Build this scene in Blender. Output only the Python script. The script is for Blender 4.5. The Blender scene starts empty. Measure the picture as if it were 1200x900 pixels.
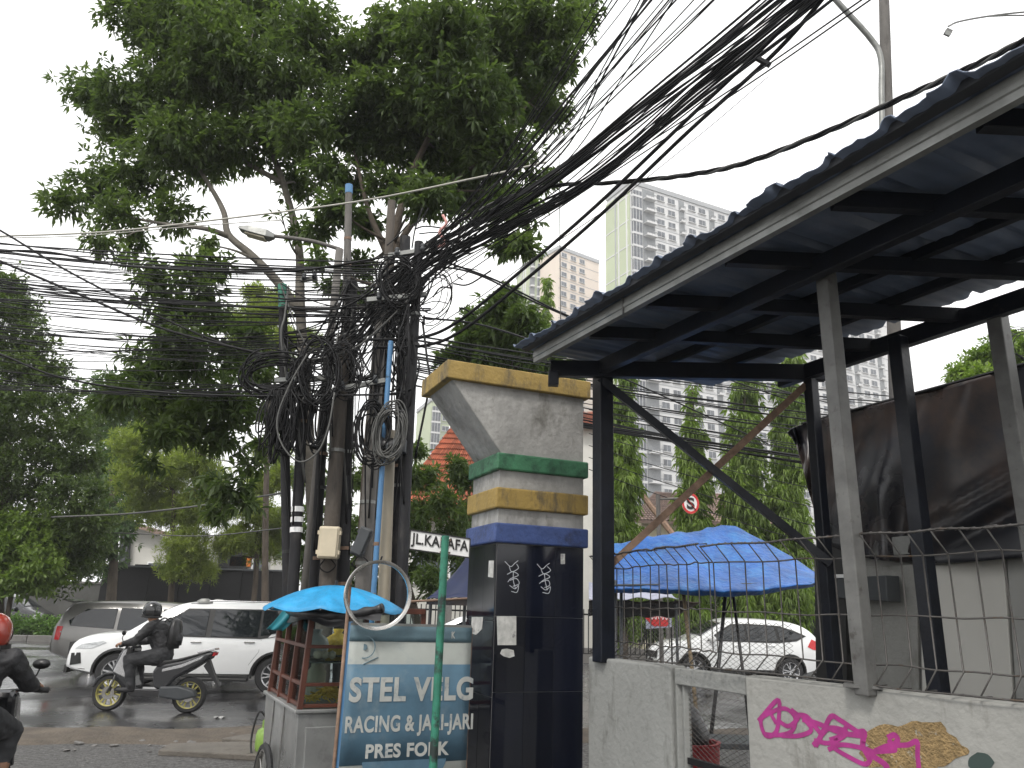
import bpy, bmesh, math, random
import numpy as np
from mathutils import Vector as V, Matrix as Mx
random.seed(7); rng = np.random.default_rng(11)
S = bpy.context.scene; COL = S.collection
# ------------------------------------------------------------ camera, sky, sun, exposure
F = 902.0; PITCH = math.radians(16.3); ROLL = math.radians(1.8); EYE = V((0, 0, 1.6))
cd = bpy.data.cameras.new('camera'); cam = bpy.data.objects.new('camera', cd); COL.objects.link(cam)
cam.matrix_world = Mx.Translation(EYE) @ Mx.Rotation(math.pi/2+PITCH, 4, 'X') @ Mx.Rotation(ROLL, 4, 'Z')
cd.sensor_width = 36; cd.lens = F/1200*36; cd.clip_start = .05; cd.clip_end = 3000; S.camera = cam
SUN_EL = math.radians(52); SUN_AZ = math.radians(205)      # azimuth clockwise from +Y
W = bpy.data.worlds.new('World'); S.world = W; W.use_nodes = True
nt = W.node_tree; N = nt.nodes; LK = nt.links; bgn = N['Background']
sky = N.new('ShaderNodeTexSky'); sky.sky_type = 'NISHITA'; sky.sun_disc = False
sky.sun_elevation = SUN_EL; sky.sun_rotation = SUN_AZ; sky.dust_density = 4; sky.air_density = 1.2
tc = N.new('ShaderNodeTexCoord'); nz = N.new('ShaderNodeTexNoise'); nz.inputs['Scale'].default_value = 1.6; nz.inputs['Detail'].default_value = 5
cr = N.new('ShaderNodeValToRGB'); cr.color_ramp.elements[0].position = .25; cr.color_ramp.elements[1].position = .75
cr.color_ramp.elements[0].color = (11.4, 11.5, 11.8, 1); cr.color_ramp.elements[1].color = (13.6, 13.4, 13.0, 1)
mixn = N.new('ShaderNodeMixRGB'); mixn.inputs[0].default_value = .9
LK.new(tc.outputs['Generated'], nz.inputs['Vector']); LK.new(nz.outputs['Fac'], cr.inputs[0])
LK.new(sky.outputs[0], mixn.inputs[1]); LK.new(cr.outputs[0], mixn.inputs[2]); LK.new(mixn.outputs[0], bgn.inputs[0])
bgn.inputs[1].default_value = .1
sl = bpy.data.lights.new('sun', 'SUN'); sl.energy = 1.5; sl.angle = math.radians(12); sl.color = (1, .96, .9)
sun = bpy.data.objects.new('sun', sl); COL.objects.link(sun)
sd = V((math.sin(SUN_AZ)*math.cos(SUN_EL), math.cos(SUN_AZ)*math.cos(SUN_EL), math.sin(SUN_EL)))
sun.rotation_euler = sd.to_track_quat('Z', 'Y').to_euler(); sun.location = (0, 0, 40)
S.render.engine = 'CYCLES'; S.render.resolution_x = 1024; S.render.resolution_y = 768
S.view_settings.view_transform = 'Standard'; S.view_settings.look = 'None'; S.view_settings.exposure = 0.6; S.view_settings.gamma = 1
S.cycles.max_bounces = 8; S.cycles.transparent_max_bounces = 12

# ------------------------------------------------------------ helpers
def ray(px, py):
    x = (px-600)/F; y = -(py-450)/F; c, s = math.cos(ROLL), math.sin(ROLL); x, y = x*c-y*s, x*s+y*c
    return V((x, math.cos(PITCH)-y*math.sin(PITCH), math.sin(PITCH)+y*math.cos(PITCH)))
def at(px, py, Y): r = ray(px, py); return EYE + r*(Y/r.y)
def atz(px, py, z): r = ray(px, py); return EYE + r*((z-EYE.z)/r.z)
def atl(px, py, A, B):          # on the vertical plane through A and B (xy)
    n = V((B[1]-A[1], A[0]-B[0], 0)); r = ray(px, py); return EYE + r*((V((A[0], A[1], 0))-V((0, 0, 0))).dot(n)/r.dot(n))
def pxm(Y): return Y/F
def wl(o):
    t = V((0, 0, 0))
    while o: t = t + o.location; o = o.parent
    return t
def put(o, label=None, cat=None, group=None, kind=None):
    if label: o['label'] = label
    if cat: o['category'] = cat
    if group: o['group'] = group
    if kind: o['kind'] = kind
    return o
def thing(name, label, cat, loc=(0, 0, 0), rz=0, group=None):
    o = bpy.data.objects.new(name, None); o.empty_display_size = .2; COL.objects.link(o); o.location = loc; o.rotation_euler = (0, 0, rz)
    return put(o, label, cat, group)
def link(name, me, parent=None, loc=(0, 0, 0)):
    o = bpy.data.objects.new(name, me); COL.objects.link(o); o.parent = parent; o.location = loc; return o
def copy_tree(o, parent=None):
    c = o.copy(); COL.objects.link(c); c.parent = parent
    for ch in list(o.children): copy_tree(ch, c)
    return c
class MB:
    def __init__(s): s.v = []; s.f = []; s.m = []
    def add(s, vs, fs, m=0):
        b = len(s.v); s.v += [tuple(v) for v in vs]; s.f += [tuple(b+i for i in f) for f in fs]; s.m += [m]*len(fs); return s
    def hexa(s, p, m=0): return s.add(p, [(0, 3, 2, 1), (4, 5, 6, 7), (0, 1, 5, 4), (1, 2, 6, 5), (2, 3, 7, 6), (3, 0, 4, 7)], m)
    def box(s, c, d, R=None, m=0):
        c = V(c); h = [x/2 for x in d]; p = []
        for z in (-1, 1):
            for x, y in ((-1, -1), (1, -1), (1, 1), (-1, 1)):
                q = V((x*h[0], y*h[1], z*h[2])); p.append(c+(R @ q if R else q))
        return s.hexa(p, m)
    def bar(s, a, b, w, h, m=0, up=V((0, 0, 1))):
        a, b = V(a), V(b); d = (b-a).normalized()
        if abs(d.dot(up)) > .98: up = V((1, 0, 0))
        x = d.cross(up).normalized(); y = x.cross(d).normalized(); p = []
        for e in (a, b): p += [e-x*w/2-y*h/2, e+x*w/2-y*h/2, e+x*w/2+y*h/2, e-x*w/2+y*h/2]
        return s.hexa(p, m)
    def tube(s, pts, r, n=6, m=0, cap=True):
        pts = [V(p) for p in pts]; k = len(pts); rs = r if isinstance(r, (list, tuple)) else [r]*k; vs = []; fs = []; prev = None
        for i, p in enumerate(pts):
            d = (pts[min(i+1, k-1)]-pts[max(i-1, 0)]); d = d.normalized() if d.length > 1e-9 else V((0, 0, 1))
            if prev is None: u = d.cross(V((0, 0, 1)) if abs(d.z) < .9 else V((1, 0, 0))).normalized()
            else: u = (prev-d*prev.dot(d)).normalized()
            prev = u; w = d.cross(u)
            for j in range(n):
                a = 2*math.pi*j/n; vs.append(p+(u*math.cos(a)+w*math.sin(a))*rs[i])
        for i in range(k-1):
            for j in range(n): fs.append((i*n+j, i*n+(j+1) % n, (i+1)*n+(j+1) % n, (i+1)*n+j))
        if cap: fs.append(tuple(range(n-1, -1, -1))); fs.append(tuple((k-1)*n+j for j in range(n)))
        return s.add(vs, fs, m)
    def prism(s, pts, off, m=0):
        off = V(off); k = len(pts); pts = [V(p) for p in pts]
        fs = [tuple(range(k-1, -1, -1)), tuple(range(k, 2*k))]+[(i, (i+1) % k, k+(i+1) % k, k+i) for i in range(k)]
        return s.add(pts+[p+off for p in pts], fs, m)
    def lathe(s, prof, n=20, M=None, m=0, closed=False):   # prof (r, h) about local z
        vs = []; fs = []; k = len(prof)
        for r, h in prof:
            for j in range(n):
                a = 2*math.pi*j/n; q = V((r*math.cos(a), r*math.sin(a), h)); vs.append(M @ q if M else q)
        for i in range(k if closed else k-1):
            for j in range(n): i2 = (i+1) % k; fs.append((i*n+j, i*n+(j+1) % n, i2*n+(j+1) % n, i2*n+j))
        return s.add(vs, fs, m)
    def grid(s, fn, nu, nv, m=0):
        vs = [fn(i/nu, j/nv) for i in range(nu+1) for j in range(nv+1)]
        return s.add(vs, [(i*(nv+1)+j, (i+1)*(nv+1)+j, (i+1)*(nv+1)+j+1, i*(nv+1)+j+1) for i in range(nu) for j in range(nv)], m)
    def build(s, name, mats, parent=None, local=False, smooth=False, bevel=0, kind=None, label=None, solid=0, sub=0):
        off = V((0, 0, 0)) if (local or not parent) else wl(parent)
        me = bpy.data.meshes.new(name); me.from_pydata([V(v)-off for v in s.v], [], s.f)
        for q in (mats if isinstance(mats, (list, tuple)) else [mats]): me.materials.append(q)
        me.polygons.foreach_set('material_index', s.m)
        if smooth:
            me.polygons.foreach_set('use_smooth', [True]*len(s.f))
            if smooth != 1: me.set_sharp_from_angle(angle=math.radians(smooth))
        me.update(); o = link(name, me, parent)
        if solid: q = o.modifiers.new('solid', 'SOLIDIFY'); q.thickness = solid; q.offset = 0
        if sub: q = o.modifiers.new('sub', 'SUBSURF'); q.levels = q.render_levels = sub
        if bevel: q = o.modifiers.new('bevel', 'BEVEL'); q.width = bevel; q.segments = 2; q.limit_method = 'ANGLE'; q.angle_limit = math.radians(40)
        return put(o, label, kind=kind)
def spl(pts, n=8):              # Catmull-Rom through the points
    pts = [V(p) for p in pts]; o = []; P = [pts[0]*2-pts[1]]+pts+[pts[-1]*2-pts[-2]]
    for i in range(1, len(P)-2):
        a, b, c, d = P[i-1:i+3]
        for k in range(n):
            t = k/n; o.append(.5*((2*b)+(c-a)*t+(2*a-5*b+4*c-d)*t*t+(3*b-a-3*c+d)*t**3))
    return o+[pts[-1]]
def U(a, b): return random.uniform(a, b)

# ------------------------------------------------------------ materials
def mat(name, c, rough=.6, metal=0, var=.18, scale=4, c2=None, bump=0, bscale=40, spots=None, spot=(.55, .68), sscale=3, spec=.5, coat=0, rvar=0, isl=0, alpha=1, trans=0, streak=0):
    m = bpy.data.materials.new(name); m.use_nodes = True; n = m.node_tree.nodes; l = m.node_tree.links; b = n['Principled BSDF']
    t = n.new('ShaderNodeTexCoord'); z = n.new('ShaderNodeTexNoise'); z.inputs['Scale'].default_value = scale; z.inputs['Detail'].default_value = 8; z.inputs['Roughness'].default_value = .62
    src = t.outputs['Object']
    if streak:
        mp = n.new('ShaderNodeMapping'); mp.inputs['Scale'].default_value = (1, 1, streak); l.new(src, mp.inputs[0]); src = mp.outputs[0]
    l.new(src, z.inputs['Vector'])
    r = n.new('ShaderNodeValToRGB'); r.color_ramp.elements[0].position = .3; r.color_ramp.elements[1].position = .7
    c2 = c2 or tuple(min(1, x*(1+var)) for x in c); c1 = tuple(x*(1-var) for x in c)
    r.color_ramp.elements[0].color = (*c1, 1); r.color_ramp.elements[1].color = (*c2, 1); l.new(z.outputs['Fac'], r.inputs[0]); out = r.outputs[0]
    if isl:
        g = n.new('ShaderNodeNewGeometry'); o2 = n.new('ShaderNodeObjectInfo'); ad = n.new('ShaderNodeMath'); ad.operation = 'ADD'
        l.new(g.outputs['Random Per Island'], ad.inputs[0]); l.new(o2.outputs['Random'], ad.inputs[1])
        fr = n.new('ShaderNodeMath'); fr.operation = 'FRACT'; l.new(ad.outputs[0], fr.inputs[0])
        mr = n.new('ShaderNodeMapRange'); mr.inputs[3].default_value = 1-isl; mr.inputs[4].default_value = 1+isl; l.new(fr.outputs[0], mr.inputs[0])
        mm = n.new('ShaderNodeVectorMath'); mm.operation = 'SCALE'; l.new(out, mm.inputs[0]); l.new(mr.outputs[0], mm.inputs['Scale']); out = mm.outputs[0]
    if spots:
        z2 = n.new('ShaderNodeTexNoise'); z2.inputs['Scale'].default_value = sscale; z2.inputs['Detail'].default_value = 10; z2.inputs['Roughness'].default_value = .7; l.new(src, z2.inputs['Vector'])
        r2 = n.new('ShaderNodeValToRGB'); r2.color_ramp.elements[0].position, r2.color_ramp.elements[1].position = spot; l.new(z2.outputs['Fac'], r2.inputs[0])
        mx = n.new('ShaderNodeMixRGB'); l.new(r2.outputs[0], mx.inputs[0]); l.new(out, mx.inputs[1]); mx.inputs[2].default_value = (*spots, 1); out = mx.outputs[0]
    l.new(out, b.inputs['Base Color']); b.inputs['Roughness'].default_value = rough; b.inputs['Metallic'].default_value = metal
    b.inputs['Specular IOR Level'].default_value = spec; b.inputs['Coat Weight'].default_value = coat; b.inputs['Coat Roughness'].default_value = .06
    b.inputs['Transmission Weight'].default_value = trans; b.inputs['Alpha'].default_value = alpha
    if rvar:
        z3 = n.new('ShaderNodeTexNoise'); z3.inputs['Scale'].default_value = scale*.6; z3.inputs['Detail'].default_value = 6; l.new(src, z3.inputs['Vector'])
        q = n.new('ShaderNodeMapRange'); q.inputs[1].default_value = .35; q.inputs[2].default_value = .65; q.inputs[3].default_value = max(.03, rough-rvar); q.inputs[4].default_value = min(1, rough+rvar)
        l.new(z3.outputs['Fac'], q.inputs[0]); l.new(q.outputs[0], b.inputs['Roughness'])
    if bump:
        z4 = n.new('ShaderNodeTexNoise'); z4.inputs['Scale'].default_value = bscale; z4.inputs['Detail'].default_value = 5; l.new(t.outputs['Object'], z4.inputs['Vector'])
        bp = n.new('ShaderNodeBump'); bp.inputs['Strength'].default_value = bump; bp.inputs['Distance'].default_value = .02; l.new(z4.outputs['Fac'], bp.inputs['Height']); l.new(bp.outputs[0], b.inputs['Normal'])
    return m
def leafmat(name, c1, c2, tr=.35, rough=.45):
    m = bpy.data.materials.new(name); m.use_nodes = True; n = m.node_tree.nodes; l = m.node_tree.links; b = n['Principled BSDF']
    g = n.new('ShaderNodeNewGeometry'); r = n.new('ShaderNodeValToRGB'); r.color_ramp.elements[0].color = (*c1, 1); r.color_ramp.elements[1].color = (*c2, 1)
    t = n.new('ShaderNodeTexCoord'); z = n.new('ShaderNodeTexNoise'); z.inputs['Scale'].default_value = .9; z.inputs['Detail'].default_value = 3; l.new(t.outputs['Object'], z.inputs['Vector'])
    a = n.new('ShaderNodeMath'); a.operation = 'MULTIPLY_ADD'; a.inputs[1].default_value = .55; l.new(g.outputs['Random Per Island'], a.inputs[0]); 
    q = n.new('ShaderNodeMapRange'); q.inputs[1].default_value = .35; q.inputs[2].default_value = .65; q.inputs[3].default_value = 0; q.inputs[4].default_value = .45; l.new(z.outputs['Fac'], q.inputs[0]); l.new(q.outputs[0], a.inputs[2])
    l.new(a.outputs[0], r.inputs[0]); l.new(r.outputs[0], b.inputs['Base Color']); b.inputs['Roughness'].default_value = rough; b.inputs['Specular IOR Level'].default_value = .35
    tl = n.new('ShaderNodeBsdfTranslucent'); br = n.new('ShaderNodeVectorMath'); br.operation = 'MULTIPLY'; br.inputs[1].default_value = (1.5, 1.7, .7); l.new(r.outputs[0], br.inputs[0]); l.new(br.outputs[0], tl.inputs[0])
    mx = n.new('ShaderNodeMixShader'); mx.inputs[0].default_value = tr; l.new(b.outputs[0], mx.inputs[1]); l.new(tl.outputs[0], mx.inputs[2]); l.new(mx.outputs[0], n['Material Output'].inputs[0])
    return m
def stripes(m, axis_scale, cdark, width=.5, rot=None):  # printed lines over an existing material (used for far cladding only)
    return m
M = {}
M['asphalt'] = mat('wet_asphalt', (.034, .034, .036), .20, var=.35, scale=.9, bump=.08, bscale=35, rvar=.2, spots=(.075, .073, .07), spot=(.5, .6), sscale=.6)
M['lot'] = mat('rough_asphalt', (.06, .058, .056), .6, var=.6, scale=28, bump=1, bscale=42, rvar=.25, spots=(.15, .145, .135), spot=(.56, .62), sscale=24)
M['mudslab'] = mat('muddy_slab', (.11, .098, .082), .7, var=.3, scale=3, spots=(.05, .042, .034), bump=.5)  # darker, browner concrete of the broken slab
M['dirt'] = mat('muddy_dirt', (.085, .068, .05), .75, var=.4, scale=3, bump=.9, bscale=25, spots=(.06, .045, .035), sscale=1.8)
M['ground'] = mat('earth', (.09, .085, .07), .9, var=.3, scale=.4)
M['kerb'] = mat('kerb_concrete', (.16, .153, .145), .8, var=.25, scale=3, spots=(.08, .08, .08), bump=.3)
M['concrete'] = mat('grey_painted_concrete', (.23, .235, .225), .8, var=.15, scale=2.2, bump=.35, bscale=30, spots=(.10, .10, .09), spot=(.54, .72), sscale=7, streak=.3)
M['wallpaint'] = mat('pale_grey_wall', (.28, .28, .262), .78, var=.12, scale=3, bump=.4, bscale=22, spots=(.13, .125, .11), spot=(.54, .74), sscale=7, streak=.35)
M['pillar'] = mat('stained_cement', (.30, .295, .28), .8, var=.3, scale=5, bump=.4, bscale=25, spots=(.11, .105, .09), spot=(.52, .7), sscale=3.3, streak=.5)
M['green'] = mat('green_paint', (.04, .15, .075), .6, var=.22, scale=7, bump=.3, bscale=30, spots=(.014, .06, .032), spot=(.5, .66), sscale=9)
M['ochre'] = mat('ochre_paint', (.30, .205, .055), .65, var=.2, scale=5, bump=.3, bscale=30, spots=(.11, .085, .045), spot=(.5, .64), sscale=7, streak=.4)
M['blue'] = mat('blue_paint', (.04, .07, .20), .55, var=.2, scale=6, bump=.3, bscale=30, spots=(.02, .03, .08), spot=(.5, .68), sscale=9)
M['tile'] = mat('dark_navy_tile', (.005, .0065, .013), .08, var=.3, scale=2, rvar=.07, isl=.3)
M['grout'] = mat('grout', (.2, .2, .19), .8)
M['paper'] = mat('old_paper', (.45, .45, .43), .8, var=.3, scale=20, spots=(.15, .15, .15), sscale=15)
M['scrib'] = mat('white_marker', (.45, .47, .5), .6)
M['magenta'] = mat('magenta_spray', (.30, .022, .17), .7, var=.3, scale=14)
M['patch'] = mat('brown_stucco', (.24, .165, .075), .9, var=.4, scale=30, bump=.7, bscale=90, spots=(.33, .32, .28), spot=(.58, .64), sscale=12)
M['darkspray'] = mat('dark_green_spray', (.03, .05, .045), .7)
M['steeldark'] = mat('navy_painted_steel', (.006, .008, .014), .4, spec=.3, var=.4, scale=8, bump=.1, rvar=.12, spots=(.045, .04, .038), spot=(.62, .75), sscale=9)
M['galv'] = mat('galvanised_steel', (.22, .225, .215), .45, metal=.5, var=.2, scale=9, spots=(.12, .11, .1), spot=(.6, .75), sscale=20, rvar=.12)
M['postgrey'] = mat('dull_grey_steel', (.125, .125, .12), .5, metal=.2, var=.25, scale=9, spots=(.06, .055, .05), spot=(.58, .7), sscale=16)
M['roofsheet'] = mat('dark_roof_sheet', (.10, .13, .19), .5, var=.3, scale=2, spots=(.18, .2, .25), spot=(.5, .75), sscale=2, isl=.25)
M['roofedge'] = mat('dark_roof_edge', (.035, .038, .045), .6, var=.3, scale=5)  # dark tone for the batten under the sheet edge
M['wire'] = mat('galvanised_wire', (.10, .095, .09), .5, metal=.6, var=.3, scale=20, spots=(.1, .06, .03), sscale=12)
M['tarpblack'] = mat('black_vinyl', (.012, .013, .018), .3, var=.5, scale=2, spots=(.075, .048, .035), spot=(.46, .66), sscale=.9, rvar=.1)
M['tarpblue'] = mat('blue_tarpaulin', (.008, .085, .31), .4, var=.4, scale=3, spots=(.03, .18, .44), spot=(.5, .72), sscale=3.5, bump=1, bscale=14, streak=.4)
M['tarpnavy'] = mat('navy_canvas', (.008, .016, .06), .6, var=.3, scale=3)
M['canopygrey'] = mat('grey_lilac_canopy', (.36, .37, .46), .7, var=.2, scale=3, spots=(.2, .2, .25))
M['cyan'] = mat('cyan_umbrella_cloth', (.012, .25, .5), .45, var=.3, scale=5, bump=.7, bscale=12)
M['teal'] = mat('teal_sheet', (.01, .16, .2), .3, var=.2)
M['blackpl'] = mat('black_plastic', (.014, .014, .015), .38, var=.3, scale=6, rvar=.1)
M['rubber'] = mat('tyre_rubber', (.017, .017, .018), .75, var=.3, scale=15)
M['cable'] = mat('black_cable', (.008, .008, .009), .55, var=.4, scale=3, spec=.25)
M['cablegrey'] = mat('grey_cable', (.075, .075, .07), .5, var=.3, scale=3)
M['cablewhite'] = mat('pale_cable', (.4, .39, .34), .6, var=.2, scale=3)
M['poleblack'] = mat('tarred_pole', (.014, .014, .016), .65, spec=.3, var=.4, scale=5, spots=(.045, .042, .04), spot=(.55, .7), sscale=8, streak=.3)
M['polewood'] = mat('weathered_pole', (.085, .072, .06), .8, var=.3, scale=6, spots=(.05, .045, .04), streak=.2, sscale=8, bump=.4)
M['polegrey'] = mat('cement_pole', (.125, .117, .108), .75, var=.25, scale=5, spots=(.06, .055, .05), sscale=6, streak=.3, bump=.2)
M['poletan'] = mat('tan_pipe', (.33, .29, .22), .6, var=.2, scale=5, streak=.3)
M['pipeblue'] = mat('sky_blue_pipe', (.07, .19, .36), .4, var=.12, scale=6, spots=(.03, .08, .14), spot=(.62, .7), sscale=9)
M['cream'] = mat('cream_plastic', (.56, .49, .36), .5, var=.08, scale=6)
M['darkbox'] = mat('dark_grey_plastic', (.045, .05, .055), .5, var=.2)
M['white'] = mat('white_paint', (.78, .78, .77), .5, var=.05)
M['black'] = mat('black_paint', (.012, .012, .012), .5)
M['red'] = mat('red_paint', (.55, .03, .03), .45, var=.1)
M['posgreen'] = mat('green_enamel', (.025, .17, .11), .5, var=.3, scale=12, spots=(.018, .028, .026), spot=(.5, .58), sscale=5)
M['rust'] = mat('rusty_steel', (.2, .13, .09), .8, var=.4, scale=15, bump=.3)
M['chrome'] = mat('chrome', (.5, .5, .49), .16, metal=1, var=.1, scale=10)
M['rimsteel'] = mat('dull_chrome_rim', (.42, .41, .39), .28, metal=.9, var=.2, scale=10, rvar=.1)
M['signblue'] = mat('faded_blue_print', (.06, .125, .18), .6, var=.25, scale=4, spots=(.12, .175, .21), spot=(.55, .72), sscale=5)
M['signcream'] = mat('faded_cream_print', (.30, .32, .30), .6, var=.15, scale=4, spots=(.18, .22, .23), spot=(.55, .75), sscale=4)
M['signtext'] = mat('faded_white_print', (.38, .39, .37), .6, var=.15, scale=8, spots=(.14, .18, .21), spot=(.54, .7), sscale=12)
M['signhead'] = mat('faded_slate_print', (.09, .15, .18), .6, var=.2, scale=5)
M['stainless'] = mat('scuffed_steel_sheet', (.34, .345, .34), .38, metal=.55, var=.2, scale=3, rvar=.15, spots=(.18, .18, .18), spot=(.55, .75), sscale=4, bump=.1, bscale=8)
M['wood'] = mat('red_brown_wood', (.085, .027, .016), .45, var=.35, scale=9, streak=.2)
M['food'] = mat('yellow_noodles', (.75, .5, .06), .6, var=.2, scale=30, bump=.6)
def glassmat(name, tint=(.8, .9, .9), mixf=.16):
    m = bpy.data.materials.new(name); m.use_nodes = True; n = m.node_tree.nodes; l = m.node_tree.links
    g = n.new('ShaderNodeBsdfGlossy'); g.inputs['Roughness'].default_value = .03; t = n.new('ShaderNodeBsdfTransparent'); t.inputs[0].default_value = (*tint, 1)
    x = n.new('ShaderNodeMixShader'); fr = n.new('ShaderNodeLayerWeight'); fr.inputs[0].default_value = mixf; l.new(fr.outputs['Fresnel'], x.inputs[0])
    l.new(t.outputs[0], x.inputs[1]); l.new(g.outputs[0], x.inputs[2]); l.new(x.outputs[0], n['Material Output'].inputs[0]); return m
M['glass'] = glassmat('clear_glass', (.78, .84, .84), .35)
M['tint'] = mat('tinted_car_glass', (.012, .015, .018), .04, var=.2, spec=.7)
M['carwhite'] = mat('white_car_paint', (.74, .75, .75), .3, var=.02, coat=.8)
M['carsilver'] = mat('bronze_grey_car_paint', (.2, .195, .185), .32, metal=.5, var=.04, coat=.8)
M['carlight'] = mat('silver_car_paint', (.45, .46, .46), .3, metal=.4, var=.03, coat=.8)
M['cardark'] = mat('black_car_paint', (.012, .013, .016), .25, var=.1, coat=.8)
M['alloy'] = mat('bright_alloy', (.55, .55, .56), .25, metal=.8, var=.05)
M['gold'] = mat('olive_gold_rim', (.42, .38, .12), .35, metal=.4, var=.1)
M['lamp'] = mat('clear_headlamp', (.5, .52, .53), .1, var=.2, scale=30)
M['tail'] = mat('red_lens', (.5, .015, .02), .15, var=.1)
M['jacket'] = mat('black_jacket', (.016, .016, .018), .6, var=.5, scale=9, bump=1, bscale=16)
M['trouser'] = mat('charcoal_trousers', (.03, .031, .034), .8, var=.3, scale=9, bump=.5, bscale=14)
M['skin'] = mat('brown_skin', (.28, .15, .09), .55, var=.1, scale=12)
M['shoe'] = mat('dark_shoe', (.02, .02, .022), .6)
M['helmetred'] = mat('orange_red_helmet', (.30, .035, .02), .18, var=.1, coat=.9)
M['helmetblack'] = mat('black_helmet', (.02, .02, .022), .2, coat=.6)
M['helmetgrey'] = mat('silver_helmet', (.4, .41, .42), .25, coat=.6)
M['gas'] = mat('lime_green_enamel', (.22, .36, .07), .45, var=.3)
M['bark'] = mat('dark_bark', (.07, .055, .042), .9, var=.4, scale=6, bump=.8, bscale=20, streak=.3)
M['barklight'] = mat('grey_bark', (.125, .113, .095), .85, var=.3, scale=7, bump=.5, bscale=20)
M['leafbig'] = leafmat('broad_leaf', (.042, .066, .032), (.125, .17, .065), .42)
M['leafdark'] = leafmat('small_dark_leaf', (.034, .055, .024), (.12, .165, .055), .34)
M['leafpine'] = leafmat('olive_pine', (.12, .16, .045), (.30, .34, .10), .45, .7)
M['leafpoly'] = leafmat('weeping_leaf', (.085, .14, .032), (.23, .31, .075), .4)
M['leafmid'] = leafmat('mid_green_leaf', (.055, .09, .038), (.15, .205, .07), .38)
M['leafbright'] = leafmat('bright_leaf', (.085, .14, .035), (.21, .28, .08), .4)
M['leaffar'] = leafmat('far_leaf', (.045, .09, .04), (.12, .18, .07), .3)
M['towerwhite'] = mat('tower_white_render', (.6, .6, .6), .9, var=.08, scale=.08, streak=.2)
M['towergrey'] = mat('tower_grey_render', (.36, .37, .38), .9, var=.08, scale=.1)
M['towergreen'] = mat('tower_green_render', (.42, .47, .32), .9, var=.08, scale=.1)
M['towercream'] = mat('tower_cream_render', (.62, .54, .46), .9, var=.05, scale=.1)
M['towerglass'] = mat('tower_window_glass', (.09, .1, .115), .25, var=.6, scale=.9)
M['towerrail'] = mat('balcony_rail', (.2, .21, .22), .6)
M['rooftile'] = mat('terracotta_roof_tile', (.42, .14, .075), .8, var=.3, scale=2, isl=.3)
M['rooftilebrown'] = mat('brown_roof_tile', (.24, .17, .14), .8, var=.25, scale=2, isl=.2)
M['housewhite'] = mat('house_white_render', (.55, .54, .5), .85, var=.12, scale=.6)
M['housecream'] = mat('house_cream_render', (.6, .56, .42), .85, var=.12, scale=.6)
M['darkfence'] = mat('black_iron_fence', (.009, .009, .010), .7, spec=.2)
M['shadewall'] = mat('shaded_grey_wall', (.085, .085, .08), .9, var=.3, scale=1)  # grey wall with the deep shade put into its colour
M['sidegrey'] = mat('kiosk_grey_board', (.3, .3, .285), .75, var=.12, scale=2, spots=(.1, .1, .095), spot=(.58, .78), sscale=3)
M['hedge'] = leafmat('hedge_leaf', (.05, .11, .02), (.14, .24, .05), .3)
M['bamboo'] = mat('bamboo_pole', (.2, .15, .09), .7, var=.35, scale=10)

def text(body, name, m, parent, c, u, up, w, h, off=.012, ext=.0015, shear=0):
    cu = bpy.data.curves.new(name, 'FONT'); cu.body = body; cu.offset = off; cu.space_character = 1.0+off*2.2; cu.extrude = .01; cu.align_x = 'LEFT'
    o = bpy.data.objects.new(name, cu); COL.objects.link(o); dg = bpy.context.evaluated_depsgraph_get()
    me = bpy.data.meshes.new_from_object(o.evaluated_get(dg)); bpy.data.objects.remove(o); bpy.data.curves.remove(cu)
    co = np.empty(len(me.vertices)*3); me.vertices.foreach_get('co', co); co = co.reshape(-1, 3); lo = co.min(0); hi = co.max(0)
    s = (co-lo)/(hi-lo); u = V(u).normalized(); up = V(up).normalized(); n = u.cross(up); b = V(c)-wl(parent) if parent else V(c)
    P = np.array(b)[None]+(s[:, :1]-.5)*w*np.array(u)[None]+(s[:, 1:2]-.5)*h*np.array(up)[None]+(s[:, 2:]-.5)*2*ext*np.array(n)[None]
    me.vertices.foreach_set('co', P.ravel()); me.materials.clear(); me.materials.append(m); me.update(); o = link(name, me, parent); return o

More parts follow.
